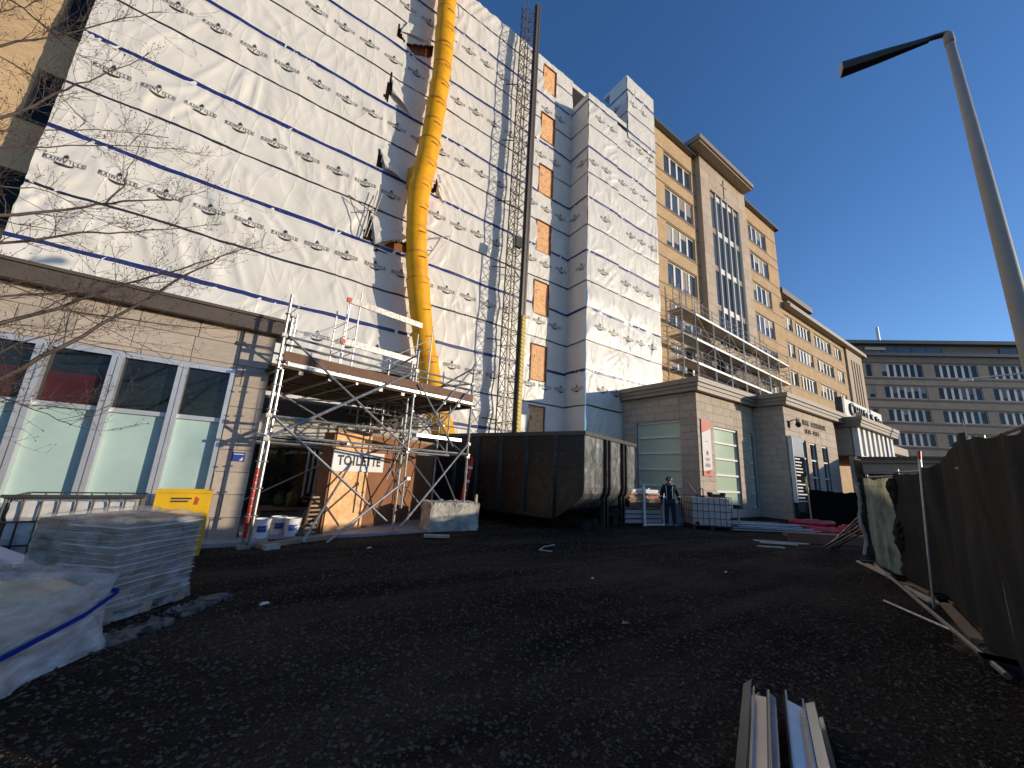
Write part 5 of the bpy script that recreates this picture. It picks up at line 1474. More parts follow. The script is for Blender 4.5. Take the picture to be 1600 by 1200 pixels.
# ---------------------------------------------------------------- street lamp on the right
lp = thing('street_lamp', 'tall beige street lamp with long dark head against the sky', 'street lamp', (9.5, 0.09, 0))
mat('lamp_pole', (0.36, 0.33, 0.29), 0.6, var=0.1, vscale=6, bump=0.002, bscale=40)
mat('lamp_head', (0.045, 0.042, 0.042), 0.4, metal=0.4, var=0.2)
PX, PY, PZ = 9.5, 0.09, 10.06
MB().path([(PX, PY, 0), (PX, PY, 3.5), (PX, PY, 7), (PX, PY, PZ - 0.25)], [0.14, 0.115, 0.09, 0.062], 18).build('pole', MATS['lamp_pole'], lp, smooth=True)
MB().path([(PX, PY, PZ - 0.26), (PX, PY, PZ - 0.05), (PX - 0.01, PY + 0.03, PZ + 0.03)], [0.07, 0.07, 0.045], 14).build('pole_cap', MATS['lamp_pole'], lp, smooth=True)
hd0 = Vector((PX, PY, PZ)); hd1 = Vector((8.84, 1.47, 10.09))
ax = (hd1 - hd0); hl_ = ax.length; ax.normalize(); sd = ax.cross(Vector((0, 0, 1))).normalized()
MB().path([hd0, hd0 + ax * 0.3 + Vector((0, 0, 0.02))], [0.05, 0.045], 12).build('arm', MATS['lamp_head'], lp, smooth=True)
V = []; F = []
secs = [(0.25, 0.045, 0.05), (0.5, 0.065, 0.065), (0.95, 0.105, 0.095), (hl_, 0.14, 0.12)]
for d, w, h in secs:
    for a, b2 in ((-1, 0.15), (-0.6, 1), (0.6, 1), (1, 0.15), (0.75, -0.8), (-0.75, -0.8)):
        V.append(hd0 + ax * d + sd * (a * w) + Vector((0, 0, b2 * h)))
for i in range(3):
    for k in range(6): F.append((i * 6 + k, i * 6 + (k + 1) % 6, (i + 1) * 6 + (k + 1) % 6, (i + 1) * 6 + k))
F.append(tuple(range(6)))
MB().add(V, F).build('head', MATS['lamp_head'], lp)
e_ = [hd0 + ax * (hl_ + 0.004) + (v - (hd0 + ax * hl_)) for v in V[18:24]]
MB().add(e_ + [v + ax * 0.015 for v in e_], [tuple(range(6)), tuple(range(11, 5, -1))] + [(k, (k + 1) % 6, 6 + (k + 1) % 6, 6 + k) for k in range(6)]).build('end_cap', MATS['lamp_pole'], lp)

# far double lamp in front of the distant block
fl = thing('far_lamp', 'white double-armed street lamp before the distant office block', 'street lamp', (46.0, 0.55, 0))
FX, FY = 46.0, 0.55
def lz(z): return 1.6 + (z - 1.6) * 1.53
MB().path([(FX, FY, 0), (FX, FY, lz(7.35))], [0.16, 0.12], 10).build('pole', MATS['white_paint'], fl, smooth=True)
MB().path([(FX, FY, lz(6.9)), (FX, FY + 0.08, lz(7.4)), (FX - 0.15, FY + 0.5, lz(7.55)), (FX - 0.6, FY + 2.9, lz(7.5))], 0.06, 8).build('arm', MATS['white_paint'], fl)
MB().box(FX - 0.8, FX - 0.45, FY + 2.8, FY + 3.5, lz(7.38), lz(7.5)).build('head', MATS['white_paint'], fl)
MB().path([(FX, FY, lz(6.5)), (FX + 0.15, FY - 0.8, lz(6.75)), (FX + 0.2, FY - 1.4, lz(6.4))], 0.05, 8).build('arm', MATS['white_paint'], fl)
MB().lathe([(0.0, -0.3), (0.36, -0.3), (0.32, -0.15), (0.15, 0.3), (0.03, 0.38)], (FX + 0.2, FY - 1.42, lz(6.25)), 12).build('bell_head', MATS['white_paint'], fl)
MB().box(FX - 0.18, FX + 0.18, FY - 0.18, FY + 0.18, lz(6.0), lz(6.25)).build('junction_box', MATS['sign_dark'], fl)

# black sheets put in for the dark garage opening by the entrance
bs = thing('opening_sheet', 'low black sheets standing in for the dark opening before the lettered stone block', 'hoarding', (22.5, 6.3, 0))
V, F = cloth_panel((21.6, 7.1), (23.2, 5.2), 0.02, 1.62, 41, 0.03)
MB().add(V, F).build('fabric', MATS['opening_black'], bs, smooth=True)
V, F = cloth_panel((23.2, 5.2), (27.0, 4.2), 0.02, 1.62, 42, 0.03)
MB().add(V, F).build('fabric', MATS['opening_black'], bs, smooth=True)
for x, y in ((21.6, 7.1), (23.2, 5.2), (27.0, 4.2)): MB().tube((x, y, 0), (x, y, 1.68), 0.03, 8).build('post', MATS['galv_old'], bs)
# ---------------------------------------------------------------- wrapped pallets at the left
def film_shell(name, M, sx, sy, sz, z0, mm, parent, amp, seed, ripple=0.0, flare=0.0, top=True, step=0.04, top_amp=0.03, ridge=0.0):
    """wrinkled plastic film round a load"""
    P = []; F = []
    per = [(0, 0), (sx, 0), (sx, sy), (0, sy)]
    ring = []
    for k in range(4):
        a, b2 = per[k], per[(k + 1) % 4]; n = max(3, int(math.hypot(b2[0] - a[0], b2[1] - a[1]) / step))
        for i in range(n): ring.append((a[0] + (b2[0] - a[0]) * i / n, a[1] + (b2[1] - a[1]) * i / n))
    nz = max(4, int((sz - z0) / step)); nr = len(ring); cx, cy = sx / 2, sy / 2
    for j in range(nz + 1):
        z = z0 + (sz - z0) * j / nz
        for i, (x, y) in enumerate(ring):
            d = Vector((x - cx, y - cy)); dn = d.normalized()
            s = i * step
            w = amp * (2 * float(vnoise(s * 6, z * 9, seed)) - 1) + amp * 0.6 * (2 * float(vnoise(s * 2.2 + z * 3, z * 22, seed + 1)) - 1)
            w += ripple * sin(z * 2 * pi / 0.105 + 1.2 * float(vnoise(s * 1.5, z, seed + 4)))
            w += flare * max(0, 1 - (z - z0) / 0.18) * (0.4 + float(vnoise(s * 5, 0.0, seed + 3)))
            w += ridge * (1 - abs(2 * float(vnoise(s * 4 + z * 2.5, z * 1.5, seed + 6)) - 1)) ** 3
            P.append(M @ Vector((x + dn.x * w, y + dn.y * w, z)))
    for j in range(nz):
        for i in range(nr):
            a = j * nr + i; b2 = j * nr + (i + 1) % nr
            F.append((a, b2, b2 + nr, a + nr))
    o = MB().add(P, F).build(name, mm, parent, smooth=True)
    if top:
        n = int(sx / step); m = int(sy / step); P = []; F = []
        for i in range(n + 1):
            for j in range(m + 1):
                x, y = -0.01 + (sx + 0.02) * i / n, -0.01 + (sy + 0.02) * j / m
                e = min(i, n - i, j, m - j) / 3.0
                z = sz + min(1, e) * top_amp * (0.6 + 1.6 * fbm(x * 3.1 + seed, y * 3.1, seed, 3) * 2 + 0.9 * (1 - abs(2 * float(vnoise(x * 5, y * 5, seed + 9)) - 1)) ** 3)
                P.append(M @ Vector((x, y, float(z))))
        for i in range(n):
            for j in range(m):
                a = i * (m + 1) + j; F.append((a, a + m + 1, a + m + 2, a + 1))
        MB().add(P, F).build(name + '_top', mm, parent, smooth=True)
    return o

def timber_pallet(M, sx, sy, parent):
    for k in range(5):
        y = k * (sy - 0.1) / 4
        MB().box(0, sx, y, y + 0.1, 0.10, 0.122, M).build('pallet_board', MATS['timber'], parent)
    for k in range(3):
        x = k * (sx - 0.1) / 2
        MB().box(x, x + 0.1, 0, sy, 0.0, 0.098, M).build('pallet_bearer', MATS['timber'], parent)

mat('paver', (0.27, 0.19, 0.125), 0.85, var=0.25, vscale=8, objvar=0.25)
Mp = T(-0.78, 5.39, 0.0, radians(49.5))
pb_ = thing('wrapped_brick_pallet', 'tall pallet of brown bricks wrapped in clear plastic film', 'pallet', (-0.9, 6.0, 0), radians(49.5))
timber_pallet(Mp, 0.86, 0.98, pb_)
bm_ = MB().box(0, 0.208, 0, 0.24, 0, 0.092).mesh('brick', MATS['paver'])
rp = random.Random(4)
for k in range(8):
    for i in range(4):
        for j in range(4):
            if 0 < i < 3 and 0 < j < 3 and k < 7: continue
            link('brick', bm_, pb_, Mp @ Matrix.Translation((0.012 + i * 0.212 + rp.uniform(-.004, .004), 0.012 + j * 0.244 + rp.uniform(-.004, .004), 0.125 + k * 0.098)))
film_shell('film', Mp, 0.87, 0.99, 0.925, 0.03, MATS['film_clear'], pb_, 0.004, 5, ripple=0.004, flare=0.05, top_amp=0.035, ridge=0.006, step=0.03)
for k in range(13):          # overlapping turns of film show as pale glossy lines
    z = 0.16 + 0.058 * k; tl = rp.uniform(-.02, .03); hh_ = 0.006 + 0.008 * (k % 3 == 0)
    V = []; F = []
    for i, (x, y) in enumerate(((0, 0.6), (0, 0.3), (0, 0), (0.3, 0), (0.6, 0), (0.86, 0), (0.86, 0.5))):
        d = 0.016 + 0.004 * sin(i * 2 + k)
        q = Vector((x - (d if x < 0.01 else (-d if x > 0.85 else 0)), y - (d if y < 0.01 else 0), z + tl * (x - y) + 0.006 * sin(i * 1.7 + k)))
        V += [Mp @ q, Mp @ (q + Vector((0, 0, hh_)))]
        if i: F.append((2 * i - 2, 2 * i, 2 * i + 1, 2 * i - 1))
    MB().add(V, F).build('film_turn', MATS['film_edge'], pb_)

mat('sack_cream', (0.66, 0.55, 0.34), 0.8, var=0.25, vscale=6, col2=(0.42, 0.30, 0.16), c2scale=3)
Mq = T(-0.70, 4.88, 0.0, radians(243))
fp = thing('wrapped_sack_pallet', 'low pallet of cream sacks wrapped in milky plastic with a blue strap', 'pallet', (-1.2, 4.6, 0), radians(243))
Mq2 = Mq @ Matrix.Translation((0, -1.05, 0))
timber_pallet(Mq2, 1.25, 1.05, fp)
def sack(M, sx, sy, sz, seed):
    n = 9; P = []; F = []
    for i in range(n + 1):
        for j in range(n + 1):
            u, v = i / n, j / n
            e = (sin(pi * u) * sin(pi * v)) ** 0.45
            P.append(M @ Vector((u * sx, v * sy, sz * e * (0.8 + 0.4 * float(vnoise(u * 4, v * 4, seed))))))
    for i in range(n):
        for j in range(n):
            a = i * (n + 1) + j; F.append((a, a + n + 1, a + n + 2, a + 1))
    MB().add(P, F).build('sack', MATS['sack_cream'], fp, smooth=True)
for k, (x, y, z, sx, sy) in enumerate(((0.03, 0.03, 0.42, 0.62, 0.5), (0.62, 0.03, 0.42, 0.6, 0.5), (0.03, 0.52, 0.42, 0.62, 0.5), (0.62, 0.52, 0.42, 0.6, 0.5), (0.2, 0.2, 0.49, 0.7, 0.55))):
    sack(Mq2 @ Matrix.Translation((x, y, z)), sx, sy, 0.17 if k < 4 else 0.12, k + 3)
MB().box(0.03, 1.22, 0.03, 1.02, 0.13, 0.45, Mq2).build('sack_stack', MATS['sack_cream'], fp)
film_shell('film', Mq2, 1.26, 1.06, 0.56, 0.0, MATS['film_milky'], fp, 0.009, 15, flare=0.06, top=False, ridge=0.05, step=0.025)
film_shell('film_cover', Mq2, 1.24, 1.04, 0.57, 0.5, MATS['film_thin'], fp, 0.006, 25, top_amp=0.07, ridge=0.01, step=0.03)
st_ = MB()
pts = [Mq2 @ Vector((-0.05, 1.095, 0.42)), Mq2 @ Vector((0.25, 1.105, 0.33)), Mq2 @ Vector((0.7, 1.105, 0.27)), Mq2 @ Vector((1.3, 1.10, 0.2))]
V = []; F = []
for i, p in enumerate(pts):
    V += [p + Vector((0, 0, -0.02)), p + Vector((0, 0, 0.02))]
    if i: F.append((2 * i - 2, 2 * i, 2 * i + 1, 2 * i - 1))
for i, p in enumerate(pts): V += [p + Mq2.to_3x3() @ Vector((0, -0.006, -0.02)), p + Mq2.to_3x3() @ Vector((0, -0.006, 0.02))]
MB().add(V, F).build('blue_strap', MATS['blue_strap'], fp)
V = [Mq2 @ Vector(p) for p in ((-0.045, 1.09, 0.40), (-0.045, 1.09, 0.44), (-0.06, 0.6, 0.50), (-0.06, 0.6, 0.46))]
MB().add(V, [(0, 1, 2, 3)]).build('blue_strap', MATS['blue_strap'], fp)
mat('slab_dirty', (0.17, 0.155, 0.14), 0.95, var=0.45, vscale=9, bump=0.02, bscale=30, col2=(0.05, 0.045, 0.04), c2scale=6, c2thr=(0.5, 0.6))
# slabs under the pallets
for i, (x, y, a) in enumerate(((-0.52, 5.10, 47), (-0.08, 5.72, 50))):
    tag(lump_box('ground_slab', T(x, y, -0.05, radians(a)) @ Matrix.Translation((-0.3, -0.14, 0)), 0.62, 0.27, 0.075, MATS['slab_dirty'], None, 0.018, 16, 8 + i),
        ('flat concrete slab half under the wrapped brick pallet', 'flat concrete slab at the right foot of the brick pallet')[i], 'slab')

# yellow steel hopper behind the pallets
yh = thing('yellow_hopper', 'yellow steel hopper standing against the stone wing behind the pallets', 'hopper', (-0.6, 8.5, 0))
arc = [(-0.94 + 0.56 * t, 0.70 - 0.26 * sin(pi * t * 0.5) * 0 - 0.30 * (t ** 2)) for t in [k / 10 for k in range(11)]]
front = [(-0.96, 1.02), (-0.96, 0.70)] + [(x, z) for x, z in arc[1:]] + [(-0.36, 0.0), (-0.24, 0.0), (-0.27, 1.02)]
MB().poly([(x, 8.42, z) for x, z in front], (0, 0.02, 0)).build('front_plate', MATS['yellow_steel'], yh)
MB().box(-0.275, -0.25, 8.441, 8.85, 0.0, 1.02).build('side_plate', MATS['yellow_steel'], yh)
MB().box(-0.965, -0.94, 8.441, 8.85, 0.65, 1.02).build('side_plate', MATS['yellow_steel'], yh)
MB().box(-0.96, -0.26, 8.86, 8.88, 0.3, 1.02).build('rear_plate', MATS['yellow_steel'], yh)
MB().box(-0.98, -0.24, 8.39, 8.419, 0.985, 1.03).build('lip', MATS['yellow_steel'], yh)
for z, w in ((0.885, 0.26), (0.84, 0.22)): MB().box(-0.76, -0.76 + w, 8.413, 8.419, z, z + 0.025).build('warning_text', MATS['print'], yh)
MB().add([(-0.46, 8.413, 0.80), (-0.41, 8.413, 0.80), (-0.40, 8.413, 0.90), (-0.45, 8.413, 0.93)], [(0, 1, 2, 3)]).build('warning_mark', MATS['orange_red'], yh)

# caged white tote and loose board behind the pallets
def tote(name, label, M, sx, sy, z0, z1, nv, nh, bar_mat, tank_mat, rim=True):
    t = thing(name, label, 'tank', tuple(M @ Vector((sx / 2, sy / 2, 0))), M.to_euler().z)
    lump_box('tank', M @ Matrix.Translation((0.04, 0.04, z0 + 0.01)), sx - 0.08, sy - 0.08, z1 - z0 - 0.05, tank_mat, t, 0.008, 14, 5)
    for side in range(4):
        L_ = sx if side % 2 == 0 else sy
        S = [Matrix.Identity(4), Matrix.Translation((sx, 0, 0)) @ Matrix.Rotation(pi / 2, 4, 'Z'), Matrix.Translation((sx, sy, 0)) @ Matrix.Rotation(pi, 4, 'Z'), Matrix.Translation((0, sy, 0)) @ Matrix.Rotation(-pi / 2, 4, 'Z')][side]
        for k in range(nv + 1):
            x = L_ * k / nv
            MB().tube(M @ S @ Vector((x, 0, z0)), M @ S @ Vector((x, 0, z1)), 0.011, 6).build('cage_bar', MATS[bar_mat], t)
        for k in range(nh + 1):
            z = z0 + (z1 - z0) * k / nh
            MB().tube(M @ S @ Vector((0, -0.012, z)), M @ S @ Vector((L_, -0.012, z)), 0.011, 6).build('cage_rail', MATS[bar_mat], t)
    for k in range(3):
        x = k * (sx - 0.12) / 2
        MB().box(x, x + 0.12, 0, sy, 0, max(z0 - 0.03, 0.02), M).build('pallet_bearer', MATS['steel_dark'], t)
    MB().box(0, sx, 0, sy, max(z0 - 0.029, 0.021), z0 - 0.001, M).build('pallet_deck', MATS['steel_dark'], t)
    return t
Mt = T(-2.2, 7.45, 0, radians(4))
t1 = tote('caged_crate', 'old white caged crate behind the wrapped pallets', Mt, 1.2, 0.9, 0.14, 0.97, 8, 3, 'steel_dark', MATS['white_dirty'])
MB().box(-0.04, 1.24, -0.04, 0.0, 0.975, 1.01, Mt).build('top_rail', MATS['steel_dark'], t1)
tag(MB().box(-0.75, 0.75, -0.10, 0.10, -0.02, 0.02, Matrix.Translation((-2.25, 7.15, 0.50)) @ Matrix.Rotation(radians(-38), 4, 'Z') @ Matrix.Rotation(radians(12), 4, 'Y')).build('loose_board', MATS['white_paint']), 'pale loose board propped beside the caged crate', 'board')
tag(MB().box(-0.7, 0.7, -0.35, 0.35, 0, 0.36, T(-2.4, 6.95, 0, radians(-20))).build('timber_stack', MATS['timber_dark']), 'dark timber stack below the pale loose board', 'timber')

# ---------------------------------------------------------------- things in the side entrance
def bucket(label, x, y, z0=0.03, r=0.155, h=0.36):
    t = thing('bucket', label, 'bucket', (x, y, z0), 0, 'white plastic buckets by the side entrance')
    MB().lathe([(0.0, 0.004), (r * 0.86, 0.0), (r * 0.90, 0.05), (r, h * 0.94), (r * 1.06, h * 0.945), (r * 1.06, h), (r * 0.97, h), (r * 0.9, h - 0.03), (0, h - 0.035)], (x, y, z0), 20).build('pail', MATS['white_paint'], t, smooth=False)
    ang = atan2(-y, -x)
    V = []; F = []
    for k in range(7):
        a = ang - 0.55 + 1.1 * k / 6 + 0.1
        for z in (0.12, 0.24): V.append((x + (r * 0.955 + 0.004) * cos(a), y + (r * 0.955 + 0.004) * sin(a), z0 + z))
        if k: F.append((2 * k - 2, 2 * k, 2 * k + 1, 2 * k - 1))
    MB().add(V, F).build('printed_label', MATS['blue_sign'], t)
    MB().path([(x + r * 1.07 * cos(ang + a), y + r * 1.07 * sin(ang + a), z0 + h * 0.9 - 0.14 * sin((a + 1.5) / 3.0 * pi)) for a in [-1.5 + 3.0 * k / 10 for k in range(11)]], 0.005, 5).build('bail_handle', MATS['galv'], t)
bucket('sunlit white bucket right behind the front scaffold post', 0.62, 9.42, 0.08)
bucket('white bucket with blue label, middle of the three by the entrance', 0.98, 10.15)
bucket('white bucket with blue label nearest the plywood hoarding', 1.22, 9.85)
def rag(name, label, c, r, h, mm, seed):
    t = thing(name, label, 'bag', (c[0], c[1], 0))
    rs = random.Random(seed)
    prof_ = [(0.0, 0.0), (r * 0.9, 0.02), (r, h * 0.35), (r * 0.75, h * 0.7), (r * 0.25, h * 0.95), (0.02, h)]
    b = MB().lathe(prof_, c, 14)
    b.v = [(p[0] + rs.uniform(-.35, .35) * r, p[1] + rs.uniform(-.35, .35) * r, max(c[2], p[2] + rs.uniform(-.16, .16) * h)) for p in b.v]
    b.build('sack', mm, t, smooth=True)
mat('lime_cloth', (0.07, 0.075, 0.012), 0.8, var=0.2)
mat('green_cloth', (0.012, 0.04, 0.02), 0.8, var=0.2)
rag('lime_bag', 'lime yellow bag hanging in the dark entrance', (1.32, 11.4, 0.46), 0.15, 0.42, MATS['lime_cloth'], 1)
rag('red_bag', 'red bag on the heap inside the dark entrance', (1.66, 11.6, 0.46), 0.2, 0.30, MATS['curtain_red'], 2)
rag('green_bag', 'dark green bag inside the entrance behind the buckets', (1.05, 11.6, 0.46), 0.13, 0.34, MATS['green_cloth'], 3)
wb = thing('work_bench', 'cluttered dark bench inside the side entrance', 'bench', (1.4, 11.6, 0))
MB().box(0.55, 2.1, 11.2, 11.9, 0.40, 0.46).build('top', MATS['timber_dark'], wb)
for x, y in ((0.6, 11.25), (2.0, 11.25), (0.6, 11.82), (2.0, 11.82)): MB().box(x, x + 0.07, y, y + 0.07, 0.03, 0.398).build('leg', MATS['timber_dark'], wb)
ld = thing('slatted_ladder', 'dark slatted timber ladder leaning beside the hoarding', 'ladder', (1.62, 9.85, 0))
for dx in (0.0, 0.26):
    MB().bar((1.42 + dx, 9.72 + dx * 0.3, 0.02), (1.55 + dx, 10.0 + dx * 0.3, 0.92), 0.035, 0.05).build('stile', MATS['timber_dark'], ld)
for k in range(9):
    t_ = 0.08 + k * 0.1
    MB().bar((1.42 + .13 * t_, 9.72 + .28 * t_, 0.02 + .9 * t_), (1.68 + .13 * t_, 9.80 + .28 * t_, 0.02 + .9 * t_), 0.03, 0.04).build('slat', MATS['timber'], ld)
pk = thing('plank_ramp', 'dark plank leaning across the entrance beside the buckets', 'plank', (1.4, 10.2, 0))
MB().bar((1.25, 9.75, 0.05), (1.95, 10.9, 0.95), 0.22, 0.03).build('plank', MATS['timber_dark'], pk)

# ---------------------------------------------------------------- right side of the yard: tank, rack, barrier, steel, red bags
Mi = T(13.73, 8.12, 0, radians(-36.5))
mat('tank_white', (0.68, 0.58, 0.53), 0.45, var=0.08, vscale=3, trans=0.15)
ib = tote('intermediate_tank', 'white plastic tank in a wire cage beside the standing worker', Mi, 1.42, 1.05, 0.13, 1.13, 7, 4, 'steel_dark', MATS['tank_white'])
MB().path([Mi @ Vector(p) for p in ((0.05, 0.3, 1.55), (0.40, 0.35, 1.12))], 0.022, 8).build('iron_bar', MATS['steel_dark'], ib)
MB().path([Mi @ Vector(p) for p in ((0.40, 0.2, 1.12), (0.40, 0.2, 1.32), (0.46, 0.2, 1.42), (0.52, 0.2, 1.40), (0.53, 0.2, 1.12))], 0.02, 8).build('hoop', MATS['steel_dark'], ib)
o = MB(); o.box(0.82, 1.32, 0.2, 0.5, 1.13, 1.19, Mi); o.box(0.84, 1.30, 0.22, 0.48, 1.191, 1.23, Mi); o.box(0.80, 0.87, 0.2, 0.5, 1.191, 1.29, Mi); o.box(1.27, 1.34, 0.2, 0.5, 1.191, 1.29, Mi)
o.build('top_tray', MATS['black_rubber'], ib)
MB().lathe([(0.1, 0), (0.1, 0.05), (0.0, 0.055)], Mi @ Vector((0.6, 0.5, 1.09)), 12).build('lid', MATS['black_rubber'], ib)
MB().tube(Mi @ Vector((0.15, -0.02, 0.22)), Mi @ Vector((0.15, -0.14, 0.2)), 0.05, 10).build('valve', MATS['black_rubber'], ib)

Mr = T(11.65, 9.19, 0, radians(-10))
rk_ = thing('board_rack', 'stack of sunlit boards and red sheets in a white post rack', 'rack', tuple(Mr @ Vector((0.6, 0.3, 0))), radians(-10))
for x, y, h in ((0.64, 0.0, 1.42), (1.59, 0.0, 1.32), (0.64, 0.75, 1.3), (1.59, 0.75, 1.3)):
    MB().box(x - 0.035, x + 0.035, y - 0.035, y + 0.035, 0, h, Mr).build('post', MATS['white_paint'], rk_)
MB().box(0.60, 1.63, -0.03, 0.03, 0.02, 0.08, Mr).build('sill', MATS['white_paint'], rk_)
for k in range(3): MB().box(-0.3, 1.55, 0.06, 0.7, 0.10 + 0.16 * k, 0.22 + 0.16 * k, Mr).build('lower_plank', MATS['concrete_grey'], rk_)
lay = [('timber_dark', 0.62, 0.80), ('timber_pale', 0.81, 0.86), ('timber', 0.865, 0.93), ('orange_red', 0.935, 0.965), ('timber_pale', 0.97, 1.0), ('orange_red', 1.005, 1.05), ('timber', 1.055, 1.10), ('timber_pale', 1.105, 1.14), ('white_paint', 1.145, 1.19), ('white_paint', 1.195, 1.26)]
for k, (m_, z0, z1) in enumerate(lay):
    MB().box(0.02 + 0.05 * sin(k * 2.3), 1.53 + 0.05 * sin(k * 3.1), 0.045 + 0.02 * sin(k * 1.7), 0.72, z0, z1, Mr @ Matrix.Rotation(0.012 * sin(k * 5), 4, 'Z')).build('board', MATS[m_], rk_)
for p, q in (((0.2, -0.05, 1.30), (0.5, -0.06, 0.98)), ((1.0, -0.05, 1.12), (1.14, -0.06, 1.05))): MB().tube(Mr @ Vector(p), Mr @ Vector(q), 0.012, 6).build('strap', MATS['black_rubber'], rk_)
br_ = thing('concrete_barrier', 'grey concrete barrier block standing behind the worker', 'barrier', (14.0, 8.7, 0), radians(-15))
Mbr = T(13.25, 8.98, 0, radians(-15))
n = 5; pr = [(0.0, 0.0), (0.0, 0.12), (0.10, 0.32), (0.16, 0.80), (0.40, 0.80), (0.46, 0.32), (0.56, 0.12), (0.56, 0.0)]
MB().poly([Mbr @ Vector((0, y, z)) for y, z in pr], Mbr.to_3x3() @ Vector((1.3, 0, 0))).build('block', MATS['concrete_grey'], br_)
# galvanized tubes lying in a heap
hp_ = thing('tube_heap', 'heap of galvanized scaffold tubes lying before the lettered block', 'tubes', (17, 7.0, 0))
rt = random.Random(9)
for k in range(22):
    x0 = 14.9 + rt.uniform(-0.3, 0.7); y0 = 7.75 + rt.uniform(-0.7, 0.4); a = radians(-29 + rt.uniform(-5, 5)); l = rt.uniform(2.2, 3.1); z = 0.04 + 0.055 * (k % 5) + rt.uniform(0, 0.02)
    MB().tube((x0, y0, z), (x0 + l * cos(a), y0 + l * sin(a), z + rt.uniform(-.01, .03)), 0.022, 7).build('tube', MATS['galv_old' if k % 4 else 'galv'], hp_)
jk = thing('jack_stand', 'small grey screw-jack stand beside the caged tank', 'stand', (15.6, 7.3, 0))
MB().tube((15.5, 7.35, 0.02), (15.5, 7.35, 0.75), 0.03, 8).build('post', MATS['galv_old'], jk)
MB().box(15.38, 15.62, 7.23, 7.47, 0.75, 0.88).build('head', MATS['black_rubber'], jk)
for a in (0, 2.1, 4.2): MB().tube((15.5, 7.35, 0.3), (15.5 + 0.3 * cos(a), 7.35 + 0.3 * sin(a), 0.02), 0.02, 6).build('leg', MATS['galv_old'], jk)
lbl = ['long red roll lying on top of the red pile', 'long red roll at the left of the red pile', 'thin red roll below the others in the red pile', 'red lumpy sack at the right end of the red pile', 'small red sack in the middle of the red pile', 'rounded red sack nearest the fence in the red pile']
for k, (x, y, z, l, a, r) in enumerate(((18.3, 6.0, 0.36, 1.7, -32, 0.12), (18.2, 5.85, 0.14, 1.7, -34, 0.13), (18.3, 5.6, 0.12, 1.5, -35, 0.11), (19.2, 5.1, 0.20, 0.8, -40, 0.18), (18.9, 5.2, 0.16, 0.5, -25, 0.16), (19.4, 4.75, 0.18, 0.5, -50, 0.18))):
    ca, sa = cos(radians(a)), sin(radians(a)); pts = []; rr = []
    for i in range(9):
        t_ = i / 8 - 0.5
        pts.append((x + ca * l * t_, y + sa * l * t_, z + 0.02 * sin(i * 1.9 + k))); rr.append(r * (0.75 + 0.35 * sin(pi * i / 8)) * (1 + 0.12 * sin(i * 2.7 + k)))
    tag(MB().path(pts, rr, 10).build('red_roll' if k < 3 else 'red_sack', MATS['red'], smooth=True), lbl[k], 'roll' if k < 3 else 'sack', 'red sacks and rolls')
tag(MB().box(-1.6, 1.6, -0.1, 0.1, 0, 0.14, T(17.2, 5.15, 0, radians(-34))).build('kerb_timber', MATS['timber']), 'long squared timber lying in front of the red pile', 'timber')
mat('rust_board', (0.16, 0.06, 0.035), 0.8, var=0.25, vscale=5)
tag(MB().box(-1.3, 1.3, -0.03, 0.03, 0, 0.26, T(15.3, 4.55, 0, radians(-38))).build('rust_board', MATS['rust_board']), 'reddish brown board on edge below the squared timber', 'board')
for i, (x, y, a, l) in enumerate(((13.6, 5.3, -42, 1.5), (13.2, 5.2, -40, 1.0), (12.2, 5.0, -35, 0.7))):
    tag(MB().box(-l / 2, l / 2, -0.05, 0.05, 0.0, 0.03, T(x, y, 0.01, radians(a))).build('scrap_lath', MATS['timber_pale']), ('longest pale lath lying on the dirt before the red board', 'middle pale lath beside the longest one on the dirt', 'shortest pale lath on the open dirt')[i], 'lath')
pp = thing('pole_bundle', 'bundle of dark poles leaning against the far fence end', 'poles', (13.3, 3.6, 0))
for k in range(7):
    MB().tube((13.6 + 0.1 * k, 4.1 + 0.12 * (k % 3), 0.03), (12.45 + 0.02 * k, 2.98, 0.75 + 0.09 * k), 0.02, 6).build('pole', MATS['galv_old' if k % 2 else 'steel_dark'], pp)

# ---------------------------------------------------------------- metal studs in the foreground
def stud_mesh(w, f, l, t=0.0022):
    pr = [(-w / 2 + 0.008, f), (-w / 2, f), (-w / 2, 0), (w / 2, 0), (w / 2, f), (w / 2 - 0.008, f)]
    V = []; F = []
    for x in (0.0, -l):
        for y, z in pr: V.append((x, y, z))
        for y, z in pr: V.append((x, y * (1 - 2 * t / w) if abs(y) > 0.001 else y, z + (t if z < 0.001 else 0)))
    n = 6
    for i in range(n - 1):
        F.append((i, i + 1, 2 * n + i + 1, 2 * n + i)); F.append((n + i, 3 * n + i, 3 * n + i + 1, n + i + 1)); F.append((i, n + i, n + i + 1, i + 1)); F.append((2 * n + i, 2 * n + i + 1, 3 * n + i + 1, 3 * n + i))
    return V, F
mat('zinc', (0.60, 0.61, 0.62), 0.30, metal=0.95, var=0.10, vscale=3, rvar=0.05, bump=0.0008, bscale=60)
Mst = T(3.45, 1.48, 0.06, radians(22.6))
specs = [(0.10, 0.17, 0.03, 0.085, 0.07, 50), (-0.02, 0.075, 0.06, 0.10, 0.055, -4), (0.02, 0.02, 0.02, 0.10, 0.06, -58), (0.10, -0.105, 0.03, 0.11, 0.06, 14), (0.05, -0.20, 0.03, 0.09, 0.06, 62)]
slab = ['leftmost bright metal stud of the foreground bundle', 'second metal stud from the left, lying open side up', 'middle metal stud of the bundle turned on its side', 'second metal stud from the right with grey web', 'rightmost dark sided metal stud of the bundle']
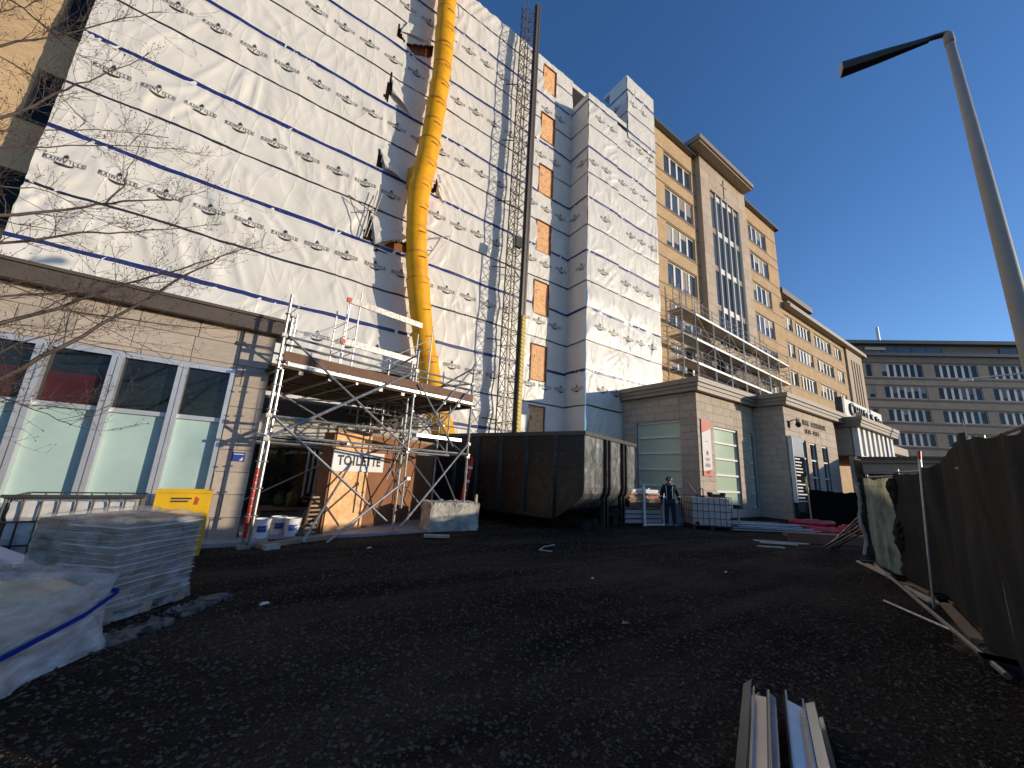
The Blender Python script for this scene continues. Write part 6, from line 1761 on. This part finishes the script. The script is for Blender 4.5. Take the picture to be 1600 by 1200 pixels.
for k, (dx, dy, dz, w, f, rl_) in enumerate(specs):
    V, F = stud_mesh(w, f, 3.1)
    tag(MB().add(V, F).build('metal_stud', MATS['zinc'], M=Mst @ Matrix.Translation((dx, dy, dz)) @ Matrix.Rotation(radians(rl_), 4, 'X')), slab[k], 'metal stud', 'metal studs in the foreground')
for i, x in enumerate((-2.4,)):
    tag(MB().box(-0.05, 0.05, -0.40, 0.40, 0, 0.085, Mst @ Matrix.Translation((x, 0, -0.07))).build('timber_bearer', MATS['timber_dark']), 'dark timber bearer under the rear of the metal studs', 'timber')

# ---------------------------------------------------------------- litter
mat('paper', (0.62, 0.60, 0.56), 0.8)
mat('dry_leaf', (0.30, 0.22, 0.10), 0.8)
lt = [(0.53, 5.45, 0.05, 'white paper scrap on the gravel right of the pallets'), (2.4, 8.1, 0.05, 'small white scrap on the gravel before the scaffold'), (5.0, 4.7, 0.03, 'tiny white scrap on the open gravel'), (7.8, 4.0, 0.04, 'pale scrap on the ground towards the fence')]
for k, (x, y, s, l) in enumerate(lt):
    z = float(ground_h(np.array(x), np.array(y))) + 0.012
    tag(MB().add([(x - s, y - s * .5, z), (x + s, y - s * .4, z + .012), (x + s * .8, y + s * .5, z + .02), (x - s * .3, y + s * .2, z + 0.03), (x - s * .9, y + s * .4, z + .004)], [(0, 1, 3), (1, 2, 3), (0, 3, 4)]).build('paper_scrap', MATS['paper']), l, 'litter', 'scraps of paper on the gravel')
z = 0.03
tag(MB().path([(5.75, 6.55, z), (5.55, 6.75, z + .01), (5.95, 7.05, z), (6.3, 7.1, z + .01)], 0.012, 5).build('bent_stick', MATS['timber_pale']), 'bent pale stick lying on the gravel before the skip', 'stick')
lf = []
for k in range(7):
    a = -1.2 + 0.4 * k; lf.append((3.86 + 0.07 * cos(a) * (1 if k % 2 else .5), 3.15 + 0.07 * sin(a) * (1 if k % 2 else .5), 0.03 + 0.01 * (k % 2)))
tag(MB().add(lf + [(3.82, 3.15, 0.025)], [(k, k + 1, 7) for k in range(6)]).build('dry_leaf', MATS['dry_leaf']), 'single dry yellow leaf on the gravel in the foreground', 'leaf')
# ---------------------------------------------------------------- bare tree at the left edge
def ray_point(px, py, Y):
    c = (px - 800.0, py - 600.0, 600.0)
    d = [RC[i][0] * c[0] + RC[i][1] * c[1] + RC[i][2] * c[2] for i in range(3)]
    t = Y / d[1]
    return Vector((d[0] * t, Y, 1.6 + d[2] * t))
mat('bark', (0.085, 0.066, 0.054), 0.85, var=0.3, vscale=12, bump=0.004, bscale=40)
mat('twig', (0.075, 0.052, 0.042), 0.7, var=0.25, vscale=8)
tree = thing('bare_tree', 'leafless tree reaching in from the left edge before the stone wing', 'tree', (-4.3, 5.9, 0))
trunk_pts = [Vector(p) for p in ((-4.3, 5.9, -0.05), (-4.28, 5.9, 0.8), (-4.2, 5.88, 1.8), (-4.12, 5.85, 3.0), (-4.15, 5.85, 4.4), (-4.1, 5.9, 5.8), (-4.15, 5.8, 7.2))]
MB().path(trunk_pts, [0.19, 0.15, 0.135, 0.12, 0.095, 0.06, 0.02], 12).build('trunk', MATS['bark'], tree, smooth=True)
boughs = [  # real boughs as lists of (depth, pixel direction) stations turned into points once
    ([(-95, 648), (0, 590), (95, 545), (190, 490), (270, 440), (330, 410), (378, 384)], 5.6, 0.030, 2.2),
    ([(-95, 360), (0, 338), (80, 331), (153, 320), (215, 315), (277, 311), (322, 300)], 5.5, 0.022, 3.4),
    ([(-95, 402), (0, 381), (127, 366), (190, 363), (257, 360), (342, 349)], 5.9, 0.020, 3.0),
    ([(-95, 235), (0, 190), (83, 147), (140, 127), (233, 83)], 5.4, 0.022, 4.1),
    ([(-95, 90), (0, 72), (80, 57), (200, 28), (252, 19)], 5.7, 0.018, 4.6),
    ([(-95, 530), (0, 507), (88, 481), (187, 446), (261, 427), (330, 405), (397, 386)], 5.8, 0.026, 2.6),
    ([(-95, 470), (0, 462), (133, 454), (205, 443), (280, 440)], 5.4, 0.016, 2.8),
    ([(88, 481), (160, 495), (240, 505), (300, 511), (375, 515)], 5.8, 0.012, None),
    ([(-95, 590), (0, 550), (85, 520), (150, 512)], 5.3, 0.014, 2.3),
    ([(-95, 640), (0, 618), (40, 634), (90, 655), (112, 665)], 5.2, 0.010, 2.0),
    ([(-60, -80), (17, 0), (70, 42), (118, 84), (150, 100)], 5.6, 0.014, 5.2),
    ([(-95, 130), (0, 88), (50, 118), (90, 148), (133, 190)], 5.8, 0.012, 4.2),
    ([(-95, 260), (0, 232), (110, 227), (210, 230), (290, 232)], 5.7, 0.013, 3.6),
    ([(-95, 215), (0, 205), (90, 203), (180, 205), (262, 215)], 5.5, 0.012, 3.8),
    ([(165, 318), (195, 290), (200, 265), (222, 222)], 5.55, 0.010, None),
    ([(-95, 300), (0, 290), (80, 300), (150, 338), (230, 375)], 5.6, 0.010, 3.2),
    ([(-95, 420), (0, 440), (90, 470), (180, 520), (235, 545)], 5.9, 0.010, 2.7),
    ([(-95, 60), (0, 20), (40, 10), (90, -10)], 5.6, 0.012, 4.9),
]
rtw = random.Random(31)
def twig(mb, p, d, l, r, depth):
    n = 4 if depth < 2 else 3
    pts = [p]; dd = d.copy(); q = p.copy()
    for i in range(n):
        dd = (dd + Vector((rtw.uniform(-.22, .22), rtw.uniform(-.22, .22), rtw.uniform(-.12, .22)))).normalized()
        q = q + dd * (l / n); pts.append(q.copy())
    mb.path(pts, [r * (1 - 0.7 * i / n) for i in range(n + 1)], 4, cap=False)
    if depth >= 3 or l < 0.05:
        if rtw.random() < 0.6:      # bud
            mb.path([q, q + dd * 0.012, q + dd * 0.025], [r * 0.5, 0.0045, 0.001], 4, cap=False)
        return
    for i in range(1, n + 1):
        for _ in range(rtw.choice((1, 1, 2)) if depth < 2 else rtw.choice((0, 1, 1))):
            side = Vector((rtw.uniform(-1, 1), rtw.uniform(-1, 1), rtw.uniform(-.6, 1))).normalized()
            nd = (dd * 0.9 + side * 0.85).normalized()
            twig(mb, pts[i], nd, l * rtw.uniform(0.3, 0.58), max(r * 0.58, 0.0018), depth + 1)
for px_, Yd, r0, tz in boughs:
    P = [ray_point(x, y, Yd + 0.10 * sin(i * 1.7 + tz if tz else i)) for i, (x, y) in enumerate(px_)]
    if tz is not None:
        P = [Vector((-4.15, 5.87, max(0.6, min(7.0, P[0].z - 0.35))))] + P
    # smooth the polyline
    Q = [P[0]]
    for a, b2 in zip(P[:-1], P[1:]):
        for t_ in (0.33, 0.66, 1.0):
            q = a.lerp(b2, t_); Q.append(q + Vector((rtw.uniform(-.012, .012), rtw.uniform(-.02, .02), rtw.uniform(-.012, .012))))
    n = len(Q); mb = MB()
    mb.path(Q, [max(0.0035, r0 * (1 - 0.88 * i / (n - 1))) for i in range(n)], 7, cap=False)
    for i in range(2, n):
        d = (Q[i] - Q[i - 1]).normalized(); seg = (Q[i] - Q[i - 1]).length
        for _ in range(max(1, int(seg / 0.085))):
            p = Q[i - 1].lerp(Q[i], rtw.random())
            side = Vector((rtw.uniform(-.7, .9), rtw.uniform(-1, 1), rtw.uniform(-.7, 1))).normalized()
            nd = (d * 0.9 + side * 0.8).normalized()
            twig(mb, p, nd, rtw.uniform(0.12, 0.62), min(0.0052, max(0.0026, r0 * 0.35 * (1 - i / n))), 1)
    mb.build('bough', MATS['twig'], tree)

# ---------------------------------------------------------------- worker
def skin_mesh(name, V, E, R, m, parent, M, root=0, sub=2):
    me = bpy.data.meshes.new(name); me.from_pydata(V, E, []); me.update()
    ob = bpy.data.objects.new(name, me); COL.objects.link(ob)
    ob.modifiers.new('skin', 'SKIN')
    sv = me.skin_vertices[0].data
    for i, r in enumerate(R):
        sv[i].radius = (r, r) if not isinstance(r, tuple) else r
        sv[i].use_root = (i == root)
    s = ob.modifiers.new('sub', 'SUBSURF'); s.levels = sub; s.render_levels = sub
    dg = bpy.context.evaluated_depsgraph_get(); dg.update()
    nm = bpy.data.meshes.new_from_object(ob.evaluated_get(dg)); nm.name = name
    bpy.data.objects.remove(ob); bpy.data.meshes.remove(me)
    nm.materials.clear(); nm.materials.append(m)
    nm.polygons.foreach_set('use_smooth', [True] * len(nm.polygons))
    return link(name, nm, parent, M)
mat('skin', (0.46, 0.27, 0.19), 0.6, var=0.08)
mat('jacket', (0.016, 0.016, 0.018), 0.8, var=0.3, vscale=9, bump=0.01, bscale=12)
mat('trousers', (0.018, 0.022, 0.036), 0.85, var=0.3, vscale=9, bump=0.01, bscale=12)
mat('hood_grey', (0.17, 0.165, 0.16), 0.85, var=0.15)
mat('helmet', (0.02, 0.02, 0.022), 0.35)
mat('reflective', (0.55, 0.58, 0.50), 0.35, var=0.1)
mat('boot', (0.03, 0.022, 0.016), 0.7)
WXp, WYp = 12.90, 8.45
yaw = atan2(WXp, -WYp) - pi / 2 + pi / 2
yaw = atan2(-WYp, -WXp) + pi / 2            # local -Y faces the camera
Mp_ = T(WXp, WYp, 0, yaw)
wk = thing('person', 'person in black work jacket with reflective bands and dark helmet standing beside the caged tank', 'person', (WXp, WYp, 0), yaw)
J = {'pel': (0, 0, .94), 'wst': (0, 0.005, 1.06), 'chs': (0, 0.01, 1.30), 'nkb': (0, 0.005, 1.45), 'nk': (0, -0.01, 1.51), 'hd': (0, -0.025, 1.60), 'top': (0, -0.015, 1.70), 'nose': (0, -0.125, 1.600),
     'hl': (-.095, 0, .90), 'kl': (-.115, -.02, .50), 'al': (-.125, .01, .10), 'tl': (-.145, -.15, .045), 'hr': (.095, 0, .90), 'kr': (.125, -.03, .50), 'ar': (.145, .02, .10), 'tr': (.18, -.13, .045),
     'sl': (-.185, .01, 1.41), 'el': (-.265, .03, 1.14), 'wl': (-.262, -.05, .90), 'pl': (-.26, -.07, .83), 'sr': (.185, .01, 1.41), 'er': (.285, .03, 1.15), 'wr': (.315, -.06, .92), 'pr': (.325, -.08, .85)}
names = list(J)
RAD = {'pel': (.165, .115), 'wst': (.16, .11), 'chs': (.175, .12), 'nkb': .085, 'nk': .062, 'hd': (.082, .10), 'top': (.066, .08), 'nose': .016, 'hl': .098, 'kl': .07, 'al': .052, 'tl': .036, 'hr': .098, 'kr': .07, 'ar': .052, 'tr': .036,
       'sl': .075, 'el': .052, 'wl': .030, 'pl': .034, 'sr': .075, 'er': .052, 'wr': .030, 'pr': .034}
ED = [('pel', 'wst'), ('wst', 'chs'), ('chs', 'nkb'), ('nkb', 'nk'), ('nk', 'hd'), ('hd', 'top'), ('hd', 'nose'), ('pel', 'hl'), ('hl', 'kl'), ('kl', 'al'), ('al', 'tl'), ('pel', 'hr'), ('hr', 'kr'), ('kr', 'ar'), ('ar', 'tr'),
      ('chs', 'sl'), ('sl', 'el'), ('el', 'wl'), ('wl', 'pl'), ('chs', 'sr'), ('sr', 'er'), ('er', 'wr'), ('wr', 'pr')]
skin_mesh('body', [J[n] for n in names], [(names.index(a), names.index(b2)) for a, b2 in ED], [RAD[n] for n in names], MATS['skin'], wk, Mp_)
def garment(name, keys, edges, grow, m, extra=None):
    K_ = list(keys); Vv = [J[k] if isinstance(k, str) else k for k in K_]
    Rr = []
    for k in K_:
        r = RAD[k]; Rr.append((r[0] + grow, r[1] + grow) if isinstance(r, tuple) else r + grow)
    return skin_mesh(name, Vv, [(K_.index(a), K_.index(b2)) for a, b2 in edges], Rr, m, wk, Mp_)
garment('jacket', ['pel', 'wst', 'chs', 'nkb', 'sl', 'el', 'wl', 'sr', 'er', 'wr'], [('pel', 'wst'), ('wst', 'chs'), ('chs', 'nkb'), ('chs', 'sl'), ('sl', 'el'), ('el', 'wl'), ('chs', 'sr'), ('sr', 'er'), ('er', 'wr')], 0.024, MATS['jacket'])
garment('trousers', ['pel', 'hl', 'kl', 'al', 'hr', 'kr', 'ar'], [('pel', 'hl'), ('hl', 'kl'), ('kl', 'al'), ('pel', 'hr'), ('hr', 'kr'), ('kr', 'ar')], 0.017, MATS['trousers'])
for s_ in ('l', 'r'):
    a, t_ = J['a' + s_], J['t' + s_]
    skin_mesh('boot', [(a[0], a[1], a[2] + .10), (a[0], a[1] + .01, .065), (t_[0], t_[1], .05), (t_[0], t_[1] - .06, .045)], [(0, 1), (1, 2), (2, 3)], [.06, .06, .05, .035], MATS['boot'], wk, Mp_, 1)
    w_, p_ = Vector(J['w' + s_]), Vector(J['p' + s_]); dd = (p_ - w_).normalized(); sx_ = -1 if s_ == 'l' else 1
    fw = Vector((0, -1, 0)); fw = (fw - dd * fw.dot(dd)).normalized()
    Vg = [tuple(w_ - dd * .02), tuple(w_ + dd * .05), tuple(p_ + dd * .015)]; Eg = [(0, 1), (1, 2)]; Rg = [.038, .036, .036]
    for k in range(4):
        b0 = p_ + dd * .012 + fw * (0.030 - 0.020 * k); L1 = (.034, .040, .037, .028)[k]
        i0 = len(Vg); Vg += [tuple(b0), tuple(b0 + dd * L1 + Vector((-sx_ * .006, 0, 0))), tuple(b0 + dd * L1 * 1.8 + Vector((-sx_ * .022, -.004, 0)))]; Eg += [(2, i0), (i0, i0 + 1), (i0 + 1, i0 + 2)]; Rg += [.0115, .0105, .009]
    i0 = len(Vg); b0 = w_ + dd * .045 + fw * .03
    Vg += [tuple(b0), tuple(b0 + dd * .03 + fw * .02), tuple(b0 + dd * .055 + fw * .022)]; Eg += [(1, i0), (i0, i0 + 1), (i0 + 1, i0 + 2)]; Rg += [.013, .012, .010]
    skin_mesh('glove', Vg, Eg, Rg, MATS['jacket'], wk, Mp_, 1, 1)
# grey hood collar, helmet with brim, reflective bands
MB().lathe([(0.10, -0.01), (0.135, 0.02), (0.125, 0.07), (0.09, 0.09)], (0, 0.0, 1.46), 18).build('hood', MATS['hood_grey'], wk, smooth=True, M=Mp_)
MB().lathe([(0.118, 0.0), (0.122, 0.02), (0.112, 0.07), (0.085, 0.115), (0.045, 0.135), (0.0, 0.14)], (0, -0.01, 1.635), 20).build('helmet', MATS['helmet'], wk, smooth=True, M=Mp_)
br2 = MB(); V = []
for k in range(9):
    a = pi + pi * k / 8; V += [(0.118 * cos(a), -0.01 + 0.118 * sin(a), 1.645), (0.118 * cos(a), -0.01 + (0.118 + 0.06 * sin(pi * k / 8)) * sin(a), 1.632)]
br2.add(V, [(2 * k, 2 * k + 1, 2 * k + 3, 2 * k + 2) for k in range(8)]); br2.build('brim', MATS['helmet'], wk, M=Mp_)
MB().add([(-0.03, -0.132, 1.672), (0.05, -0.130, 1.672), (0.045, -0.118, 1.72), (-0.02, -0.120, 1.72)], [(0, 1, 2, 3)]).build('helmet_sticker', MATS['reflective'], wk, M=Mp_)
for x in (-0.032, 0.032): MB().lathe([(0, -.009), (.009, 0), (0, .009)], (x, -0.112, 1.622), 8).build('eye', MATS['print'], wk, M=Mp_)
MB().box(-0.025, 0.025, -0.118, -0.108, 1.553, 1.562).build('mouth', MATS['curtain_red'], wk, M=Mp_)
for s_ in (-1, 1): MB().path([(s_ * .088, -0.02, 1.585), (s_ * .098, -0.005, 1.60), (s_ * .092, -0.01, 1.63)], [.010, .016, .010], 6).build('ear', MATS['skin'], wk, M=Mp_)
for s_ in (-1, 1):
    MB().path([(s_ * .115, -.10, 1.44), (s_ * .10, -.137, 1.32), (s_ * .098, -.130, 1.16), (s_ * .098, -.122, 1.06)], 0.014, 6).build('reflective_stripe', MATS['reflective'], wk, M=Mp_)
for x0, x1 in ((-0.16, -0.085), (0.085, 0.16)): MB().box(x0, x1, -0.128, -0.117, 1.02, 1.07).build('reflective_stripe', MATS['reflective'], wk, M=Mp_)
for s_, e_, w2 in ((-1, 'el', 'wl'), (1, 'er', 'wr')):
    a = Vector(J[e_]); b2 = Vector(J[w2]); c0 = a.lerp(b2, 0.25); c1 = a.lerp(b2, 0.42)
    MB().path([c0, c1], 0.066, 12, cap=False).build('reflective_cuff', MATS['reflective'], wk, M=Mp_)
MB().box(0.05, 0.10, -0.146, -0.136, 1.30, 1.325).build('chest_badge', MATS['reflective'], wk, M=Mp_)

# ---------------------------------------------------------------- houses across the street, to the right behind the camera
for i, (x0, x1, y0, h) in enumerate(((36.4, 44.0, -20.0, 7.3), (44.6, 60.0, -20.3, 7.5), (60.8, 80.0, -20.0, 7.6))):
    hs_ = thing('street_house', ('brick house across the street, out of frame, nearest', 'brick house across the street, out of frame, middle', 'brick house across the street, out of frame, farthest')[i], 'house', ((x0 + x1) / 2, y0 - 4, 0), 0, 'houses across the street')
    MB().box(x0, x1, y0 - 8, y0, 0, h - 0.4).build('wall', MATS['brick_far'], hs_)
    MB().box(x0 - 0.2, x1 + 0.2, y0 - 8.2, y0 + 0.2, h - 0.399, h).build('roof', MATS['roof_grey'], hs_)
    for k in range(4):
        for z in (1.2, 4.2):
            x = x0 + 1.5 + k * (x1 - x0 - 3) / 3.6
            MB().box(x, x + 1.6, y0 + 0.002, y0 + 0.06, z, z + 1.6).build('window', MATS['glass_dark'], hs_)

# bare wood across the street: one mass, seen only mirrored in the windows
rw = np.random.RandomState(3)
wb2 = MB()
for k in range(420):
    x = rw.uniform(-45, 16); y = -24 - rw.rand() * 6; h = 3.5 + 4.0 * rw.rand() * (0.6 + 0.4 * sin(x * 0.4))
    p = Vector((x, y, 0)); pts = [p]
    for i in range(4): p = p + Vector((rw.uniform(-.5, .5), rw.uniform(-.4, .4), h / 4)); pts.append(p)
    wb2.path(pts, [0.14, 0.11, 0.08, 0.05, 0.015], 4, cap=False)
    for j in range(7):
        q = pts[1 + j % 4]; wb2.path([q, q + Vector((rw.uniform(-1.3, 1.3), rw.uniform(-.8, .8), rw.uniform(0.2, 1.4)))], [0.05, 0.012], 3, cap=False)
tag(wb2.build('bare_wood', MATS['bark']), 'bare wood across the street mirrored in the windows', 'wood', kind='stuff')
